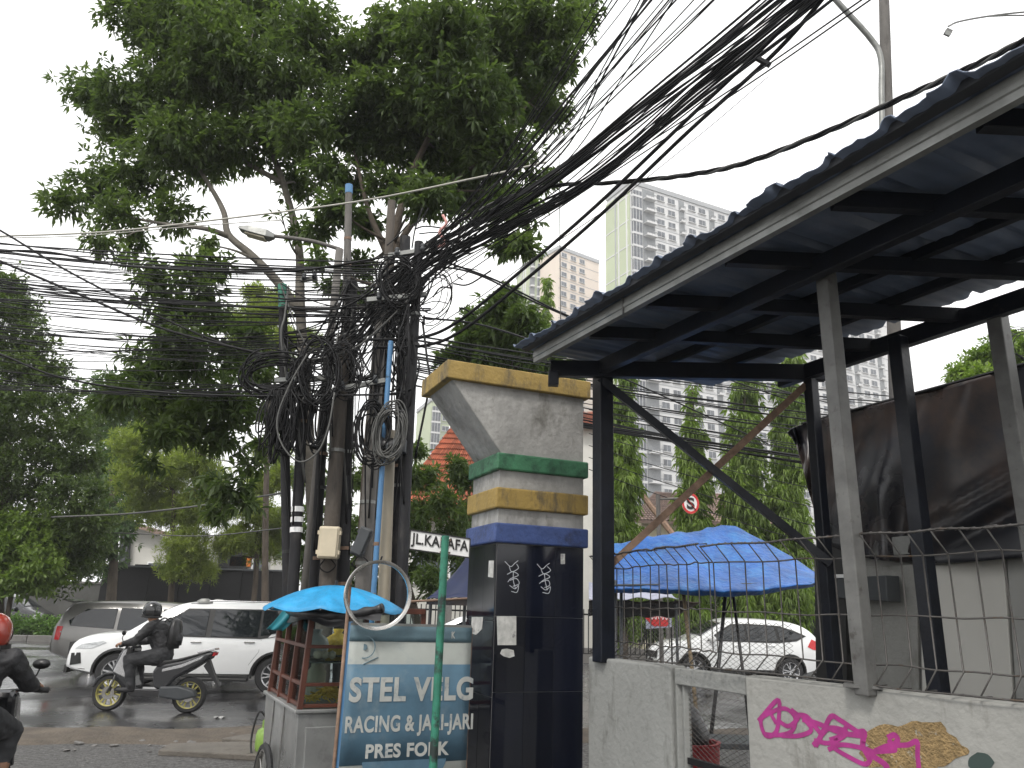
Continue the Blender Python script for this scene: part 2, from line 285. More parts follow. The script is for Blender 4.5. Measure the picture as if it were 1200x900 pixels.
# ------------------------------------------------------------ foliage
def leaves_mesh(name, centers, radii, n, L, Wd, m, down=.25, squash=.8, per=7, shell=.55, fold=.25, spread=1.0):
    """rosettes of drooping leaves scattered through ellipsoid clumps; per leaf one folded blade of 2 triangles"""
    C = np.array([list(c) for c in centers]); R = np.array(radii, float); w = R**2.2; w /= w.sum()
    k = max(1, n//per); idx = rng.choice(len(C), k, p=w); d = rng.normal(size=(k, 3)); d /= np.linalg.norm(d, axis=1)[:, None]
    rr = shell+(1-shell)*rng.random(k)**.6; rr *= np.where(rng.random(k) < .3, rng.random(k), 1)
    rr *= 1+.18*rng.normal(size=k)
    P = C[idx]+d*(R[idx]*rr)[:, None]*np.array([1, 1, squash])
    out = d*.8+rng.normal(size=(k, 3))*.5; out[:, 2] += .25; out /= np.linalg.norm(out, axis=1)[:, None]
    P = np.repeat(P, per, 0); out = np.repeat(out, per, 0); n = len(P)
    dr = rng.normal(size=(n, 3))*spread+out*.8; dr[:, 2] -= down*1.6; dr /= np.linalg.norm(dr, axis=1)[:, None]
    P = P+dr*L*.25*rng.random((n, 1)); l = L*(.6+.6*rng.random((n, 1))); wd = Wd*(.7+.5*rng.random((n, 1)))
    sd = np.cross(dr, np.array([0, 0, 1.])+rng.normal(size=(n, 3))*.35); sd /= np.linalg.norm(sd, axis=1)[:, None]+1e-9
    nn = np.cross(sd, dr); tip = P+dr*l; tip[:, 2] -= (l*down*.5)[:, 0]
    mid = P+dr*l*.45
    vs = np.stack([P, mid+sd*wd*.5+nn*wd*fold, tip, mid-sd*wd*.5+nn*wd*fold], 1).reshape(-1, 3)
    q = np.arange(n)[:, None]*4; tri = np.concatenate([q+[0, 1, 2], q+[0, 2, 3]], 1).reshape(-1, 3)
    me = bpy.data.meshes.new(name); me.vertices.add(len(vs)); me.vertices.foreach_set('co', vs.ravel()); me.loops.add(len(tri)*3); me.loops.foreach_set('vertex_index', tri.ravel().astype(np.int32))
    me.polygons.add(len(tri)); me.polygons.foreach_set('loop_start', np.arange(0, len(tri)*3, 3, dtype=np.int32)); me.polygons.foreach_set('loop_total', np.full(len(tri), 3, dtype=np.int32))
    me.materials.append(m); me.update(calc_edges=True); return me
def tree(name, label, base, clumps, n, L, Wd, m, trunks=None, bark='bark', group=None, down=.25, cat='tree', twigs=True, squash=.8, per=7, shell=.55, tr=.12, fill=1.0):
    """clumps: (px,py,rpx,Y); trunks: list of ([points],r0,r1)"""
    base = V(base); t = thing(name, label, cat, base, 0, group)
    cs = [at(a, b, Y)-base for a, b, r, Y in clumps]; rs = [r*pxm(at(a, b, Y).length)*fill for a, b, r, Y in clumps]
    b = MB(); nodes = []
    if trunks is None: top = sum(cs, V())/len(cs); trunks = [([V((0, 0, -.05)), top*.5+V((U(-.2, .2), 0, 0)), top], tr, tr*.5)]
    for pts, r0, r1 in trunks:
        p = spl(pts, 6); k = len(p); b.tube(p, [r0+(r1-r0)*i/(k-1) for i in range(k)], 9); nodes += [(q, r0+(r1-r0)*i/(k-1)) for i, q in enumerate(p) if i > k*.25]
    b.build('trunk', M[bark], t, local=True, smooth=1)
    if twigs:
        b = MB()
        todo = list(zip(cs, rs))
        while todo:
            c, r = todo.pop(min(range(len(todo)), key=lambda i: min((a[0]-todo[i][0]).length for a in nodes)))
            q, qr = min(nodes, key=lambda a: (a[0]-c).length+(1.2*max(0, a[0].z-c.z+.3)))
            mid = (q+c)/2+V((U(-.1, .1), U(-.1, .1), -.06*(q-c).length+U(-.1, .1)))*1; qr = min(qr*.6, .02+.012*(q-c).length)
            b.tube(spl([q, mid, c], 5), [qr*(1-.8*i/10) for i in range(11)], 6)
            for _ in range(3):
                e = c+V((U(-1, 1), U(-1, 1), U(-.6, .8)))*r*.8; b.tube([mid*.3+c*.7, (c+e)/2+V((0, 0, U(-.05, .05))), e], [qr*.4, qr*.3, qr*.12], 4)
            nodes += [(c, max(.012, qr*.7)), (mid*.3+c*.7, qr*.8)]
        b.build('branches', M[bark], t, local=True, smooth=1, kind='stuff')
    link('crown', leaves_mesh('crown', cs, rs, n, L, Wd, m, down, squash, per, shell), t)
    return t

# ============================================================ SETTING
def sheet(name, x0, y0, x1, y1, z, m, nx=1, ny=1, amp=0):
    b = MB(); b.grid(lambda u, v: V((x0+(x1-x0)*u, y0+(y1-y0)*v, z+(U(-amp, amp) if 0 < u < 1 and 0 < v < 1 else 0))), nx, ny)
    return b.build(name, m, kind='structure', smooth=1)
G = -.15                                       # street level below the eye by 1.75 m
SP = V((-8, 15, 0)); SA = math.radians(11)     # the street runs off to the right, away from the camera
def spin(o):
    p = o.location.copy(); q = Mx.Rotation(SA, 3, 'Z') @ (p-SP)+SP; o.location = (q.x, q.y, p.z+G); o.rotation_euler.z += SA; return o
sheet('ground', -600, -300, 600, 700, -.03+G, M['ground'])
spin(sheet('road', -90, 10.6, 90, 33, .004, M['asphalt']))
spin(sheet('parking_lot', -14, -6, 12, 10.2, .008, M['lot'], 60, 40, .006))
spin(sheet('verge', -60, 33.1, 60, 37.5, .03, M['ground']))
spin(sheet('far_pavement', -90, 37.5, 90, 60, .02, M['kerb']))
b = MB()                                       # muddy strip between the lot and the road: uneven
b.grid(lambda u, v: V((-14+23*u, 9.9+1.35*v+.12*math.sin(u*31)+.08*math.sin(u*77), .02+.035*math.sin(math.pi*v)*(1+.6*math.sin(u*60)+.5*math.sin(u*143+v*9))-.02*(v in (0, 1)))), 160, 10)
spin(b.build('mud_strip', M['dirt'], kind='structure', smooth=1))
for side, y in (('near', 33.0),):
    k = thing('median_kerb', 'long low concrete kerb along the far edge of the wet road, below the hedge', 'kerb', (0, y, 0))
    for i in range(60):
        x = -45+i*1.5; b = MB(); b.box((x+.75, y, .1), (1.48, .22, .24+.01*(i % 3))); b.build('kerb_stone', M['kerb'], k, bevel=.02)
    spin(k)
hp = atz(48, 745, 0)
h = thing('hedge', 'clipped bright green hedge behind the kerb at far left', 'hedge', (-20, 34.6, 0))
cs = [V((x, U(-.4, .4), .45+U(-.05, .1))) for x in np.arange(-6, 9, .5)]
link('foliage', leaves_mesh('foliage', cs, [.62]*len(cs), 30000, .13, .08, M['hedge'], .1, .8, 6, .5), h); spin(h)

# rubble and broken slab by the cart
k = thing('broken_concrete_slab', 'cracked flat concrete slab in the mud left of the food cart', 'slab', (-3.25, 10.1, 0))
b = MB(); b.prism([(-3.95, 9.75, 0), (-2.4, 9.6, 0), (-2.3, 10.2, 0), (-3.2, 10.5, 0), (-4.0, 10.2, 0)], (0, 0, .07)); b.build('slab_piece', M['mudslab'], k, bevel=.015)
b = MB(); b.prism([(-3.5, 10.55, 0), (-2.5, 10.3, 0), (-2.4, 10.8, 0), (-3.3, 10.95, 0)], (0, 0, .09)); b.build('slab_piece', M['mudslab'], k, bevel=.015)
k.location.z = G
stone = None
for i in range(28):
    if i < 6 or stone is None:
        b = MB(); r = 1; pts = [(U(-.5, .5), U(-.5, .5), U(.2, .5)) for _ in range(5)]
        b.lathe([(.0, 0), (U(.4, .6), .03), (U(.35, .5), U(.25, .4)), (0, U(.4, .55))], random.choice((5, 6, 7)))
        stone = b.build('rubble_stone', M['kerb'], bevel=.03); o = stone; protos = (protos+[o]) if i else [o]
    else: o = random.choice(protos).copy(); COL.objects.link(o)
    s = U(.04, .14); o.location = (U(-5.2, -2.1), U(9.8, 11.3), G+.01); o.rotation_euler = (U(-.3, .3), U(-.3, .3), U(0, 6)); o.scale = (s*U(.8, 1.6), s, s*U(.4, .8))
    put(o, 'small loose stone among the rubble on the muddy strip left of the food cart', 'stone', 'rubble stones')
b = MB(); b.grid(lambda u, v: V((.16*u, .1*v, .02+.02*math.sin(u*9)*math.cos(v*7))), 5, 4)
o = b.build('litter', M['paper'], solid=.003); o.location = atz(252, 843, G); o.rotation_euler.z = .6
put(o, 'crumpled scrap of pale litter on the wet road edge', 'litter')

# ============================================================ PILLAR
PO = V((.585, 5.6, 0)); pu = V((.92, .39, 0)).normalized(); pv = V((-.39, .92, 0)).normalized()
def PP(s, t, z): return PO-pu*s+pv*t+V((0, 0, z))
pil = thing('gate_pillar', 'tall gate pillar with navy tiled shaft, blue, yellow and green bands and a flared ochre-rimmed cap', 'pillar', PP(.35, .3, 0))
def pbox(b, s0, s1, t0, t1, z0, z1, m=0): return b.hexa([PP(s0, t0, z0), PP(s1, t0, z0), PP(s1, t1, z0), PP(s0, t1, z0), PP(s0, t0, z1), PP(s1, t0, z1), PP(s1, t1, z1), PP(s0, t1, z1)][0:8], m)
pbox(MB(), .03, .695, .03, .555, -.2, 2.06).build('shaft', M['grout'], pil)
for nm, z0, z1, mm, e in (('band', 2.034, 2.168, 'blue', 0), ('band', 2.268, 2.412, 'ochre', 0), ('band', 2.536, 2.656, 'green', 0)):
    pbox(MB(), -e, .728+e, -e, .584, z0, z1).build(nm, M[mm], pil, bevel=.012, label={'blue': 'blue band', 'ochre': 'yellow band', 'green': 'green band'}[mm])
for z0, z1 in ((2.16, 2.275), (2.405, 2.545)): pbox(MB(), .03, .695, .03, .55, z0, z1).build('neck', M['pillar'], pil)
b = MB(); prof = [(.03, 2.65), (.685, 2.65), (1.09, 3.15), (.03, 3.15)]
b.prism([PP(s, .03, z) for s, z in prof], pv*.52).build('flared_head', M['pillar'], pil, bevel=.008)
pbox(MB(), -.01, 1.137, -.01, .60, 3.14, 3.274).build('cap_rim', M['ochre'], pil, bevel=.008)
zr = [2.03, 1.553, 1.078, .603, .128, 0]
for i in range(5):
    for j in range(3):
        s0, s1 = .03+j*.2217, .03+(j+1)*.2217
        pbox(MB(), s0+.0015, s1-.0015, .022, .0305, zr[i+1]+.0015, zr[i]-.0015).build('tile', M['tile'], pil, bevel=.001)
        if j < 3:
            t0 = .03+j*.21; t1 = min(.555, t0+.21)
            pbox(MB(), .6945, .703, t0+.0015, t1-.0015, zr[i+1]-.03+.0015, (zr[i]-.03 if i else zr[i])-.0015).build('tile', M['tile'], pil, bevel=.001)
A0 = PP(0, .0205, 0); A1 = PP(.7, .0205, 0)
def on_front(px, py): return atl(px, py, A0, A1)
B0 = PP(.7045, 0, 0); B1 = PP(.7045, .6, 0)
def on_left(px, py): return atl(px, py, B0, B1)
def decal(pts, fn, m, name, parent, off): MB().prism([fn(*p) for p in pts], off).build(name, M[m], parent)
decal([(582, 722), (605, 722), (605, 756), (583, 756)], on_front, 'paper', 'sticker', pil, -pv*.001)
decal([(588, 761), (594, 760), (602, 762), (603, 769), (597, 771), (590, 769), (586, 766)], on_front, 'paper', 'sticker', pil, -pv*.001)
decal([(657, 649), (662, 649), (662, 661), (657, 661)], on_front, 'paper', 'sticker', pil, -pv*.001)
decal([(573, 657), (579, 657), (578, 677), (572, 676)], on_left, 'paper', 'sticker', pil, -pu*.001)
decal([(553, 723), (566, 723), (565, 737), (558, 744), (552, 742)], on_left, 'paper', 'sticker', pil, -pu*.001)
def ribbon(b, pts, w, off, n=6):
    p = spl(pts, n) if len(pts) > 2 and n > 1 else [V(q) for q in pts]; off = V(off)
    nn = off.normalized()
    for a, c in zip(p, p[1:]):
        d = (c-a); 
        if d.length < 1e-5: continue
        s = d.normalized().cross(nn)*w/2; e = d.normalized()*w*.25; b.prism([a-s-e, a+s-e, c+s+e, c-s+e], off*U(.9, 1.1))
b = MB()                                          # white marker tags, two columns
for (X, Y, sc) in ((601, 678, 1), (638, 680, .95)):
    for st in ([(-9, -20), (-3, -14), (2, -18), (6, -21)], [(-4, -14), (-1, -8), (7, -12), (4, -17)], [(-7, -5), (0, -8), (7, -4), (-2, 0), (-6, 4)], [(-3, 2), (4, 0), (7, 6), (0, 9)], [(-4, 8), (2, 12), (7, 8), (5, 16), (-2, 15)], [(0, -8), (1, 2), (3, 12)]):
        ribbon(b, [on_front(X+a*sc+U(-.6, .6), Y+c*sc) for a, c in st], .0045, -pv*.001, 4)
b.build('marker_scribble', M['scrib'], pil)

# ============================================================ LOW WALL, GATE
wallA = (V((.54, 5.2, 0)), V((.925, 4.52, 0))); wallB = (V((1.175, 3.98, 0)), V((2.9, 1.28, 0)))
def wallseg(name, label, A, B, z, th, m, cap=.0):
    d = (B-A).normalized(); n = V((-d.y, d.x, 0)); n = n if n.x > 0 else -n
    t = thing(name, label, 'wall', (A+B)/2)
    b = MB(); g0 = V((0, 0, G-.02)); b.hexa([A+g0, B+g0, B+n*th+g0, A+n*th+g0, A+V((0, 0, z)), B+V((0, 0, z)), B+n*th+V((0, 0, z)), A+n*th+V((0, 0, z))]); b.build('wall_body', m, t, bevel=.012)
    return t, d, n
w1, d1, n1 = wallseg('low_wall', 'plain grey low concrete wall between the tiled pillar and the gate', *wallA, 1.325, .12, M['concrete'])
w2, d2, n2 = wallseg('graffiti_wall', 'pale grey low wall with magenta graffiti and a brown patch, under the shelter', *wallB, 1.325, .13, M['wallpaint'])
# top gateway beam and frame
gf = thing('gate_frame', 'grey painted gate frame with top bar and chain-link infill between the two low walls', 'gate', (1.05, 4.25, 0))
gA = V((.93, 4.50, 0)); gB = V((1.17, 4.0, 0)); gd = (gB-gA).normalized(); gn = V((-gd.y, gd.x, 0)); gn = gn if gn.x > 0 else -gn
MB().bar(gA+gn*.05+V((0, 0, .0)), gA+gn*.05+V((0, 0, 1.30)), .05, .05).build('gate_post', M['concrete'], gf, bevel=.005)
MB().bar(gA+gd*.055+gn*.05+V((0, 0, .0)), gA+gd*.055+gn*.05+V((0, 0, 1.24)), .03, .04).build('gate_post', M['concrete'], gf, bevel=.005)
MB().bar(gA+gn*.05+V((0, 0, 1.275)), gB+gn*.05+V((0, 0, 1.275)), .07, .085).build('top_bar', M['concrete'], gf, bevel=.006)
MB().bar(gA+gd*.05+gn*.05+V((0, 0, .86)), gB+gn*.05+V((0, 0, .86)), .03, .03).build('middle_bar', M['darkfence'], gf)
def chain(A, B, z0, z1, s, r, name, parent, m='wire'):
    b = MB(); L = (B-A).length; d = (B-A).normalized(); nn = int(L/s); rows = int((z1-z0)/s)
    for i in range(nn):
        for sg in (0, 1):
            pts = [A+d*(s*(i+(1 if (k+sg) % 2 else 0)))+V((0, 0, z0+k*s*.5)) for k in range(rows*2+1)]; b.tube(pts, r, 3, cap=False)
    return b.build(name, M[m], parent, kind='stuff')
chain(gA+gd*.06+gn*.05, gB+gn*.05, .05, 1.24, .05, .0024, 'chain_link', gf)

def on_wall(px, py): return atl(px, py, wallB[0]-n2*.002, wallB[1]-n2*.002)
def zz(x, y): return on_wall(860+x/2.647, 560+y/2.647)      # coordinates of the enlarged view I traced from
b = MB()
for st, w in ([(78, 752), (135, 690), (140, 735), (130, 790), (98, 798), (84, 750), (115, 725)], 9), ([(130, 760), (118, 728), (160, 716), (190, 745), (180, 785), (140, 798), (95, 795)], 8), ([(180, 720), (200, 742), (170, 770), (140, 755)], 8), ([(190, 735), (225, 740), (250, 770), (270, 800), (248, 828)], 9), \
    ([(150, 800), (200, 800), (240, 782), (215, 745)], 8), ([(215, 750), (260, 762), (330, 790), (395, 800)], 9), ([(255, 830), (280, 780), (302, 740), (330, 752), (380, 785), (402, 798)], 9), ([(252, 815), (300, 822), (350, 790), (300, 775), (270, 800)], 8), ([(305, 835), (350, 862), (410, 888), (425, 850), (385, 835), (330, 828), (295, 842)], 8), \
    ([(385, 790), (405, 790), (400, 830), (420, 870)], 10), ([(350, 770), (330, 800), (300, 812)], 8), ([(395, 838), (440, 850), (490, 832), (540, 828), (568, 818), (570, 860), (574, 900)], 8), ([(480, 805), (498, 798), (508, 812), (495, 828), (482, 815)], 9), ([(430, 862), (470, 890), (474, 905)], 10), ([(440, 850), (500, 845), (480, 830), (440, 845)], 7):
    ribbon(b, [zz(*p) for p in st], w/2.647*.0042*1.5, -n2*.0006, 5)
b.build('magenta_graffiti', M['magenta'], w2)
pts = []
for i in range(60):
    a = 2*math.pi*i/60; r = 1+.09*math.sin(5*a+1)+.06*math.sin(11*a)+U(-.03, .03); pts.append(zz(550+158*r*math.cos(a), 838+82*r*math.sin(a))+n2*.0012)
MB().prism(pts, -n2*.0014).build('stucco_patch', M['patch'], w2)
pts = [zz(765+40*math.cos(a)*(1+U(-.1, .1)), 882+30*math.sin(a)*(1+U(-.1, .1))) for a in np.linspace(0, 6.28, 22)[:-1]]
MB().prism(pts, -n2*.001).build('spray_smudge', M['darkspray'], w2)

# welded wire fence on the wall, top and bottom edges rolled into triangles
def mesh_fence(label, A, B, z0, zs, step, nn, reach=.10):
    t = thing('wire_mesh_fence', label, 'fence', (A+B)/2+V((0, 0, z0))); d = (B-A).normalized(); L = (B-A).length
    zlo, zmid, zhi, ztop = zs; n = int(L/step); C = (A+B)/2; r = .0038
    prof = [(-.02, z0+.01), (-reach, z0+.012), (0, zlo), (0, zmid), (0, zhi), (-reach, ztop), (-reach*.1, ztop+.01)]
    b = MB(); b.tube([nn*o+V((0, 0, z-z0)) for o, z in prof], r, 5, cap=False)
    first = b.build('upright_wire', M['wire'], t, local=True, smooth=1)
    for i in range(n+1):
        o = first if i == 0 else link('upright_wire', first.data, t)
        o.location = A+d*(i*step)-C+V((0, 0, U(-.004, .004))); o.rotation_euler = (0, U(-.015, .015), U(-.03, .03))
    for o, z in ((-reach, z0+.012), (0, zlo), (0, zmid), (0, zhi), (-reach, ztop)):
        pts = [A+d*(L*k/24)+nn*(o+U(-.004, .004))+V((0, 0, z+U(-.006, .006))) for k in range(25)]
        b = MB(); b.tube(spl(pts, 3), r*(1.35 if z == ztop else 1.1), 6, cap=True)
        if z == ztop and reach > .05:   # twisted tie wire along the top edge
            q = [p+V((0, 0, .006*math.cos(k*2.1)))+nn*.006*math.sin(k*2.1) for k, p in enumerate(spl(pts, 10))]; b.tube(q, r*.8, 4)
        b.build('long_wire', M['wire'], t, smooth=1)
    return t
mesh_fence('rusty welded wire fence with rolled edges standing on the graffiti wall', V((1.06, 4.2, 0))+n2*.07, wallB[1]+n2*.07, 1.33, (1.42, 1.62, 1.87, 1.955), .105, n2)
mesh_fence('welded wire fence beside the tiled pillar, from the pillar to the gate', V((.60, 5.42, 0))+n1*.07, V((1.05, 4.22, 0))+n1*.07, 1.33, (1.42, 1.63, 1.88, 1.965), .105, n1)
cl = thing('chain_link_fence', 'fine diamond chain-link mesh behind the welded fence and the gate', 'fence', (.9, 5.0, 0))
chain(V((.70, 5.60, 0)), V((1.45, 4.05, 0)), 1.05, 1.62, .052, .0018, 'mesh', cl)

# ============================================================ SHELTER
sh = thing('steel_shelter', 'dark steel lean-to shelter with corrugated sheets, channel fascia and cross bracing', 'shelter', (1.4, 4, 0))
fA = V((.58, 5.05, 0)); fd = V((.447, -.894, 0)).normalized(); bA = V((1.98, 4.92, 0)); bd = V((.42, -.91, 0)).normalized()
def fr(s): return fA+fd*s
def bk(y): return bA+bd*((bA.y-y)/-bd.y)
def post(label, p, z0, z1, w, m, lean=V((0, 0, 0))): MB().bar(p+V((0, 0, z0)), p+lean+V((0, 0, z1)), w, w, up=fd).build('post', M[m], sh, bevel=.006, label=label)
zb = 3.17
post('dark front post beside the pillar', V((.625, 5.08, 0)), 1.3, zb, .105, 'steeldark')
post('tall pale grey post standing on the graffiti wall', V((1.515, 3.42, 0)), 1.30, zb+.05, .07, 'postgrey', V((-.02, -.02, 0)))
post('slim dark rear post at the far end', V((2.00, 4.93, 0)), G, zb, .068, 'steeldark')
post('dark navy rear post', V((2.21, 4.16, 0)), G, zb, .08, 'steeldark')
post('dark grey rear post near the right edge', V((2.55, 3.78, 0)), G, zb, .078, 'postgrey')
MB().box((1.52, 3.46, 1.335), (.15, .13, .012), Mx.Rotation(-.45, 3, 'Z')).build('base_plate', M['postgrey'], sh)
MB().bar(fr(-.06)+V((0, 0, 3.2)), fr(4.6)+V((0, 0, 3.2)), .055, .095).build('front_beam', M['steeldark'], sh, bevel=.004)
MB().bar(bA-bd*.25+V((0, 0, 3.19)), bA+bd*4.2+V((0, 0, 3.19)), .06, .10).build('rear_beam', M['steeldark'], sh, bevel=.004)
MB().bar(V((.26, 5.02, 3.185)), V((2.1, 4.93, 3.185)), .06, .11).build('end_beam', M['steeldark'], sh, bevel=.004)
MB().bar(V((.28, 5.0, 3.06)), V((.28, 5.0, 3.16)), .07, .07).build('beam_bracket', M['steeldark'], sh, bevel=.004)
for y in (4.44, 3.92, 3.36, 2.8, 2.25, 1.7):
    s = (fA.y-y)/.894; p = fr(s); MB().bar(V((p.x-.42, y, 3.245)), V((bk(y).x+.1, y, 3.215)), .05, .075).build('cross_beam', M['steeldark'], sh, bevel=.003)
for off in (.42, .8):
    MB().bar(fr(-.1)+V((off*1.15, 0, 3.275)), fr(4.4)+V((off*1.1, 0, 3.275)), .045, .05).build('purlin', M['steeldark'], sh, bevel=.003)
# braces of the end bay
MB().bar((.60, 5.04, 3.13), (2.0, 4.86, 1.93), .05, .05).build('brace', M['steeldark'], sh, label='dark diagonal brace running down to the right')
MB().bar((1.97, 4.95, 3.10), (.66, 5.12, 1.88), .045, .045).build('brace', M['rust'], sh, label='brown-grey diagonal brace running down to the left')
# fascia channel along the open side
q0 = V((.14, 4.94, 3.2)); 
fn = V((-.894, -.447, 0)).normalized()
def F0(s, o, z): return q0+fd*s+fn*o+V((0, 0, z))
b = MB(); sec = [(0, 0), (-.035, 0), (-.035, .012), (-.008, .012), (-.008, .078), (-.035, .078), (-.035, .09), (0, .09), (0, .06), (.006, .055), (.006, .035), (0, .03)]
L = 5.2; b.prism([F0(0, o, z) for o, z in sec], fd*L).build('fascia_channel', M['galv'], sh)
for s in (1.05,): MB().box(F0(s, .004, .045), (.008, .012, .094), Mx.Rotation(math.atan2(fd.y, fd.x), 3, 'Z')).build('joint_strip', M['postgrey'], sh)
# corrugated sheets: trapezoid ribs every 0.265 m run across the roof, sheet edge overhangs the fascia
pitch = .265
def ribz(x):
    f = (x % pitch)/pitch; return .026*max(0, min(1, (1-abs(f-.5)/.13)*2.0)) + .003*math.sin(f*18)
k = 0; s = -.07
while s < 5.0:
    e = s+pitch*3; b = MB(); nx = 60; u0 = fn; tilt = U(-.004, .004)
    def fn_(u, v, s=s, tilt=tilt):
        ss = s+(pitch*3+.03)*u; o = .11-v*1.71; zc = 3.30+.0*v+ribz(ss-.05)+tilt; j = .012*math.sin(ss*9)*(1-v)+(.02 if v < .01 and int(ss*7) % 3 == 0 else 0)
        return q0+fd*ss+fn*(o+j)+V((0, 0, zc-3.2))
    b.grid(fn_, nx, 6).build('roof_sheet', M['roofsheet'], sh, solid=.004, smooth=30); s = e; k += 1
# dark timber nailer under the sheet edge
b = MB(); b.bar(F0(-.04, .045, .105), F0(5.0, .045, .105), .05, .035).build('edge_batten', M['roofedge'], sh)

# ============================================================ BLACK TARP AND KIOSK behind the shelter
kA = V((2.30, 5.35, 0)); kB = V((3.22, 3.35, 0)); kd = (kB-kA).normalized(); kn = V((-kd.y, kd.x, 0)); kn = kn if kn.x > 0 else -kn
def on_k(px, py, o=0): return atl(px, py, kA+kn*o, kB+kn*o)
ki = thing('kiosk', 'grey boarded kiosk wall behind the shelter posts', 'kiosk', (kA+kB)/2+kn*1)
def kpoly(pts, o, th, m, name, label=None): MB().prism([on_k(a, c, o) for a, c in pts], kn*th).build(name, M[m], ki, bevel=.005, label=label)
kpoly([(984, 640), (1300, 610), (1300, 1050), (984, 1050)], .06, .10, 'sidegrey', 'wall')
kpoly([(1078, 664), (1176, 655), (1192, 900), (1082, 900)], .03, .028, 'housewhite', 'wall_panel', 'lighter grey panel')
kpoly([(1180, 655), (1300, 645), (1300, 1000), (1196, 900)], .035, .023, 'sidegrey', 'wall_panel')
kpoly([(1012, 664), (1074, 661), (1078, 900), (1014, 900)], .035, .023, 'wallpaint', 'wall_panel')
kpoly([(995, 634), (1300, 606), (1300, 634), (995, 654)], -.02, .08, 'concrete', 'ledge')
MB().hexa([kA+kn*.17-kd*.1, kB+kd*3+kn*.17, kB+kd*3+kn*2.2, kA-kd*.1+kn*2.2]+[p+V((0, 0, 2.25)) for p in (kA+kn*.17-kd*.1, kB+kd*3+kn*.17, kB+kd*3+kn*2.2, kA-kd*.1+kn*2.2)]).build('kiosk_body', M['sidegrey'], ki)
MB().prism([on_k(954, 640, -.05), on_k(990, 636, -.05), on_k(994, 900, -.05), on_k(958, 900, -.05)], kn*.06).build('corner_board', M['black'], ki)
lb = thing('wall_lamp_box', 'dark box with white top strip on the kiosk wall, behind the grey post', 'box', on_k(1005, 690, -.1))
MB().prism([on_k(970, 678, -.14), on_k(1038, 674, -.14), on_k(1040, 705, -.14), (on_k(972, 700, -.14))], kn*.12).build('case', M['darkbox'], lb, bevel=.005)
MB().prism([on_k(968, 673, -.15), on_k(1000, 673, -.15), on_k(1000, 677, -.15), (on_k(968, 677, -.15))], kn*.1).build('strip', M['white'], lb)
# tarp
def tarp():
    top = [(922, 507), (930, 501), (945, 496), (1000, 481), (1100, 455), (1200, 428), (1330, 392)]
    bot = [(924, 509), (932, 520), (940, 545), (952, 590), (975, 640), (1090, 660), (1330, 640)]
    tp = spl([V((a, c, 0)) for a, c in top], 12); bp = spl([V((a, c, 0)) for a, c in bot], 12); n = len(tp)-1
    def fn_(u, v):
        f = u*n; i = min(int(f), n-1); g = f-i; a = tp[i].lerp(tp[i+1], g); c = bp[i].lerp(bp[i+1], g); p = a.lerp(c, v)
        w = .05*math.sin(u*23+v*3)*v+.03*math.sin(u*41-v*6)+.05*math.sin(v*3.1)
        w += -.13*math.exp(-((p.x-1035)/11)**2)*max(0, v-.55)*2+.05*math.exp(-((p.x-1060)/9)**2)*max(0, v-.5)*2
        dd = (p.x-1160)*.55+(p.y-590); w += -.07*math.exp(-(dd/9)**2)*(p.x > 1060)+.05*math.exp(-((dd-26)/8)**2)*(p.x > 1060)-.05*math.exp(-((dd+24)/6)**2)*(p.x > 1060)
        if u < .06: w += -.1*(1-u/.06)
        return on_k(p.x, p.y, -.06+w*.8)
    o = MB().grid(fn_, 120, 40).build('black_tarp', M['tarpblack'], solid=.004, smooth=1)
    put(o, 'big black vinyl tarp hung behind the shelter posts, its torn corner flying out at left', 'tarp')
tarp()
o = MB().tube([on_k(940, 497, -.05), on_k(1330, 392, -.05)], .012, 6).build('tarp_rope', M['cable']); put(o, 'taut black rope carrying the top edge of the black tarp', 'rope')

# ============================================================ VEHICLES
def interp(pts, x):
    if x <= pts[0][0]: return pts[0][1]
    for (a, b), (c, d) in zip(pts, pts[1:]):
        if x <= c:
            t = (x-a)/(c-a); return b+(d-b)*t
    return pts[-1][1]
def smooth_prof(pts, n=8): return [(p.x, p.y) for p in spl([V((a, b, 0)) for a, b in pts], n)]
def make_wheel(r, w, parent, loc, side, rimm='alloy', spokes=5):
    """wheel (> tyre is the wheel mesh itself, rim child); axis along local y"""
    R = Mx.Rotation(-math.pi/2*side, 3, 'X')
    b = MB(); b.lathe([(r*.66, -w/2), (r*.93, -w/2), (r, -w*.36), (r, w*.36), (r*.93, w/2), (r*.68, w/2), (r*.66, w*.4), (r*.66, -w/2)], 32, R)
    o = b.build('wheel', M['rubber'], parent, local=True, smooth=40); o.location = loc
    b = MB(); b.lathe([(r*.69, w*.46), (r*.67, w*.5), (r*.62, w*.47), (r*.6, w*.2), (r*.58, w*.1)], 32, R)
    for k in range(spokes*2):
        a = 2*math.pi*(k//2)/spokes+(.13 if k % 2 else -.13); c = V((math.cos(a), math.sin(a), 0)); q = V((math.cos(a*1+(.06 if k % 2 else -.06)), math.sin(a+(.06 if k % 2 else -.06)), 0))
        p0 = R @ (c*r*.1+V((0, 0, w*.38))); p1 = R @ (q*r*.64+V((0, 0, w*.42))); b.bar(p0, p1, r*.075, r*.06, up=R @ V((0, 0, 1)))
    b.lathe([(0, w*.46), (r*.1, w*.46), (r*.13, w*.36)], 14, R); b.build('rim', M[rimm], o, local=True, smooth=40)
    b = MB(); b.lathe([(0, w*.12), (r*.64, w*.12)], 24, R); b.lathe([(r*.0, w*.2), (r*.36, w*.2), (r*.36, w*.14)], 20, R); b.build('brake_disc', M['darkbox'], o, local=True)
    return o
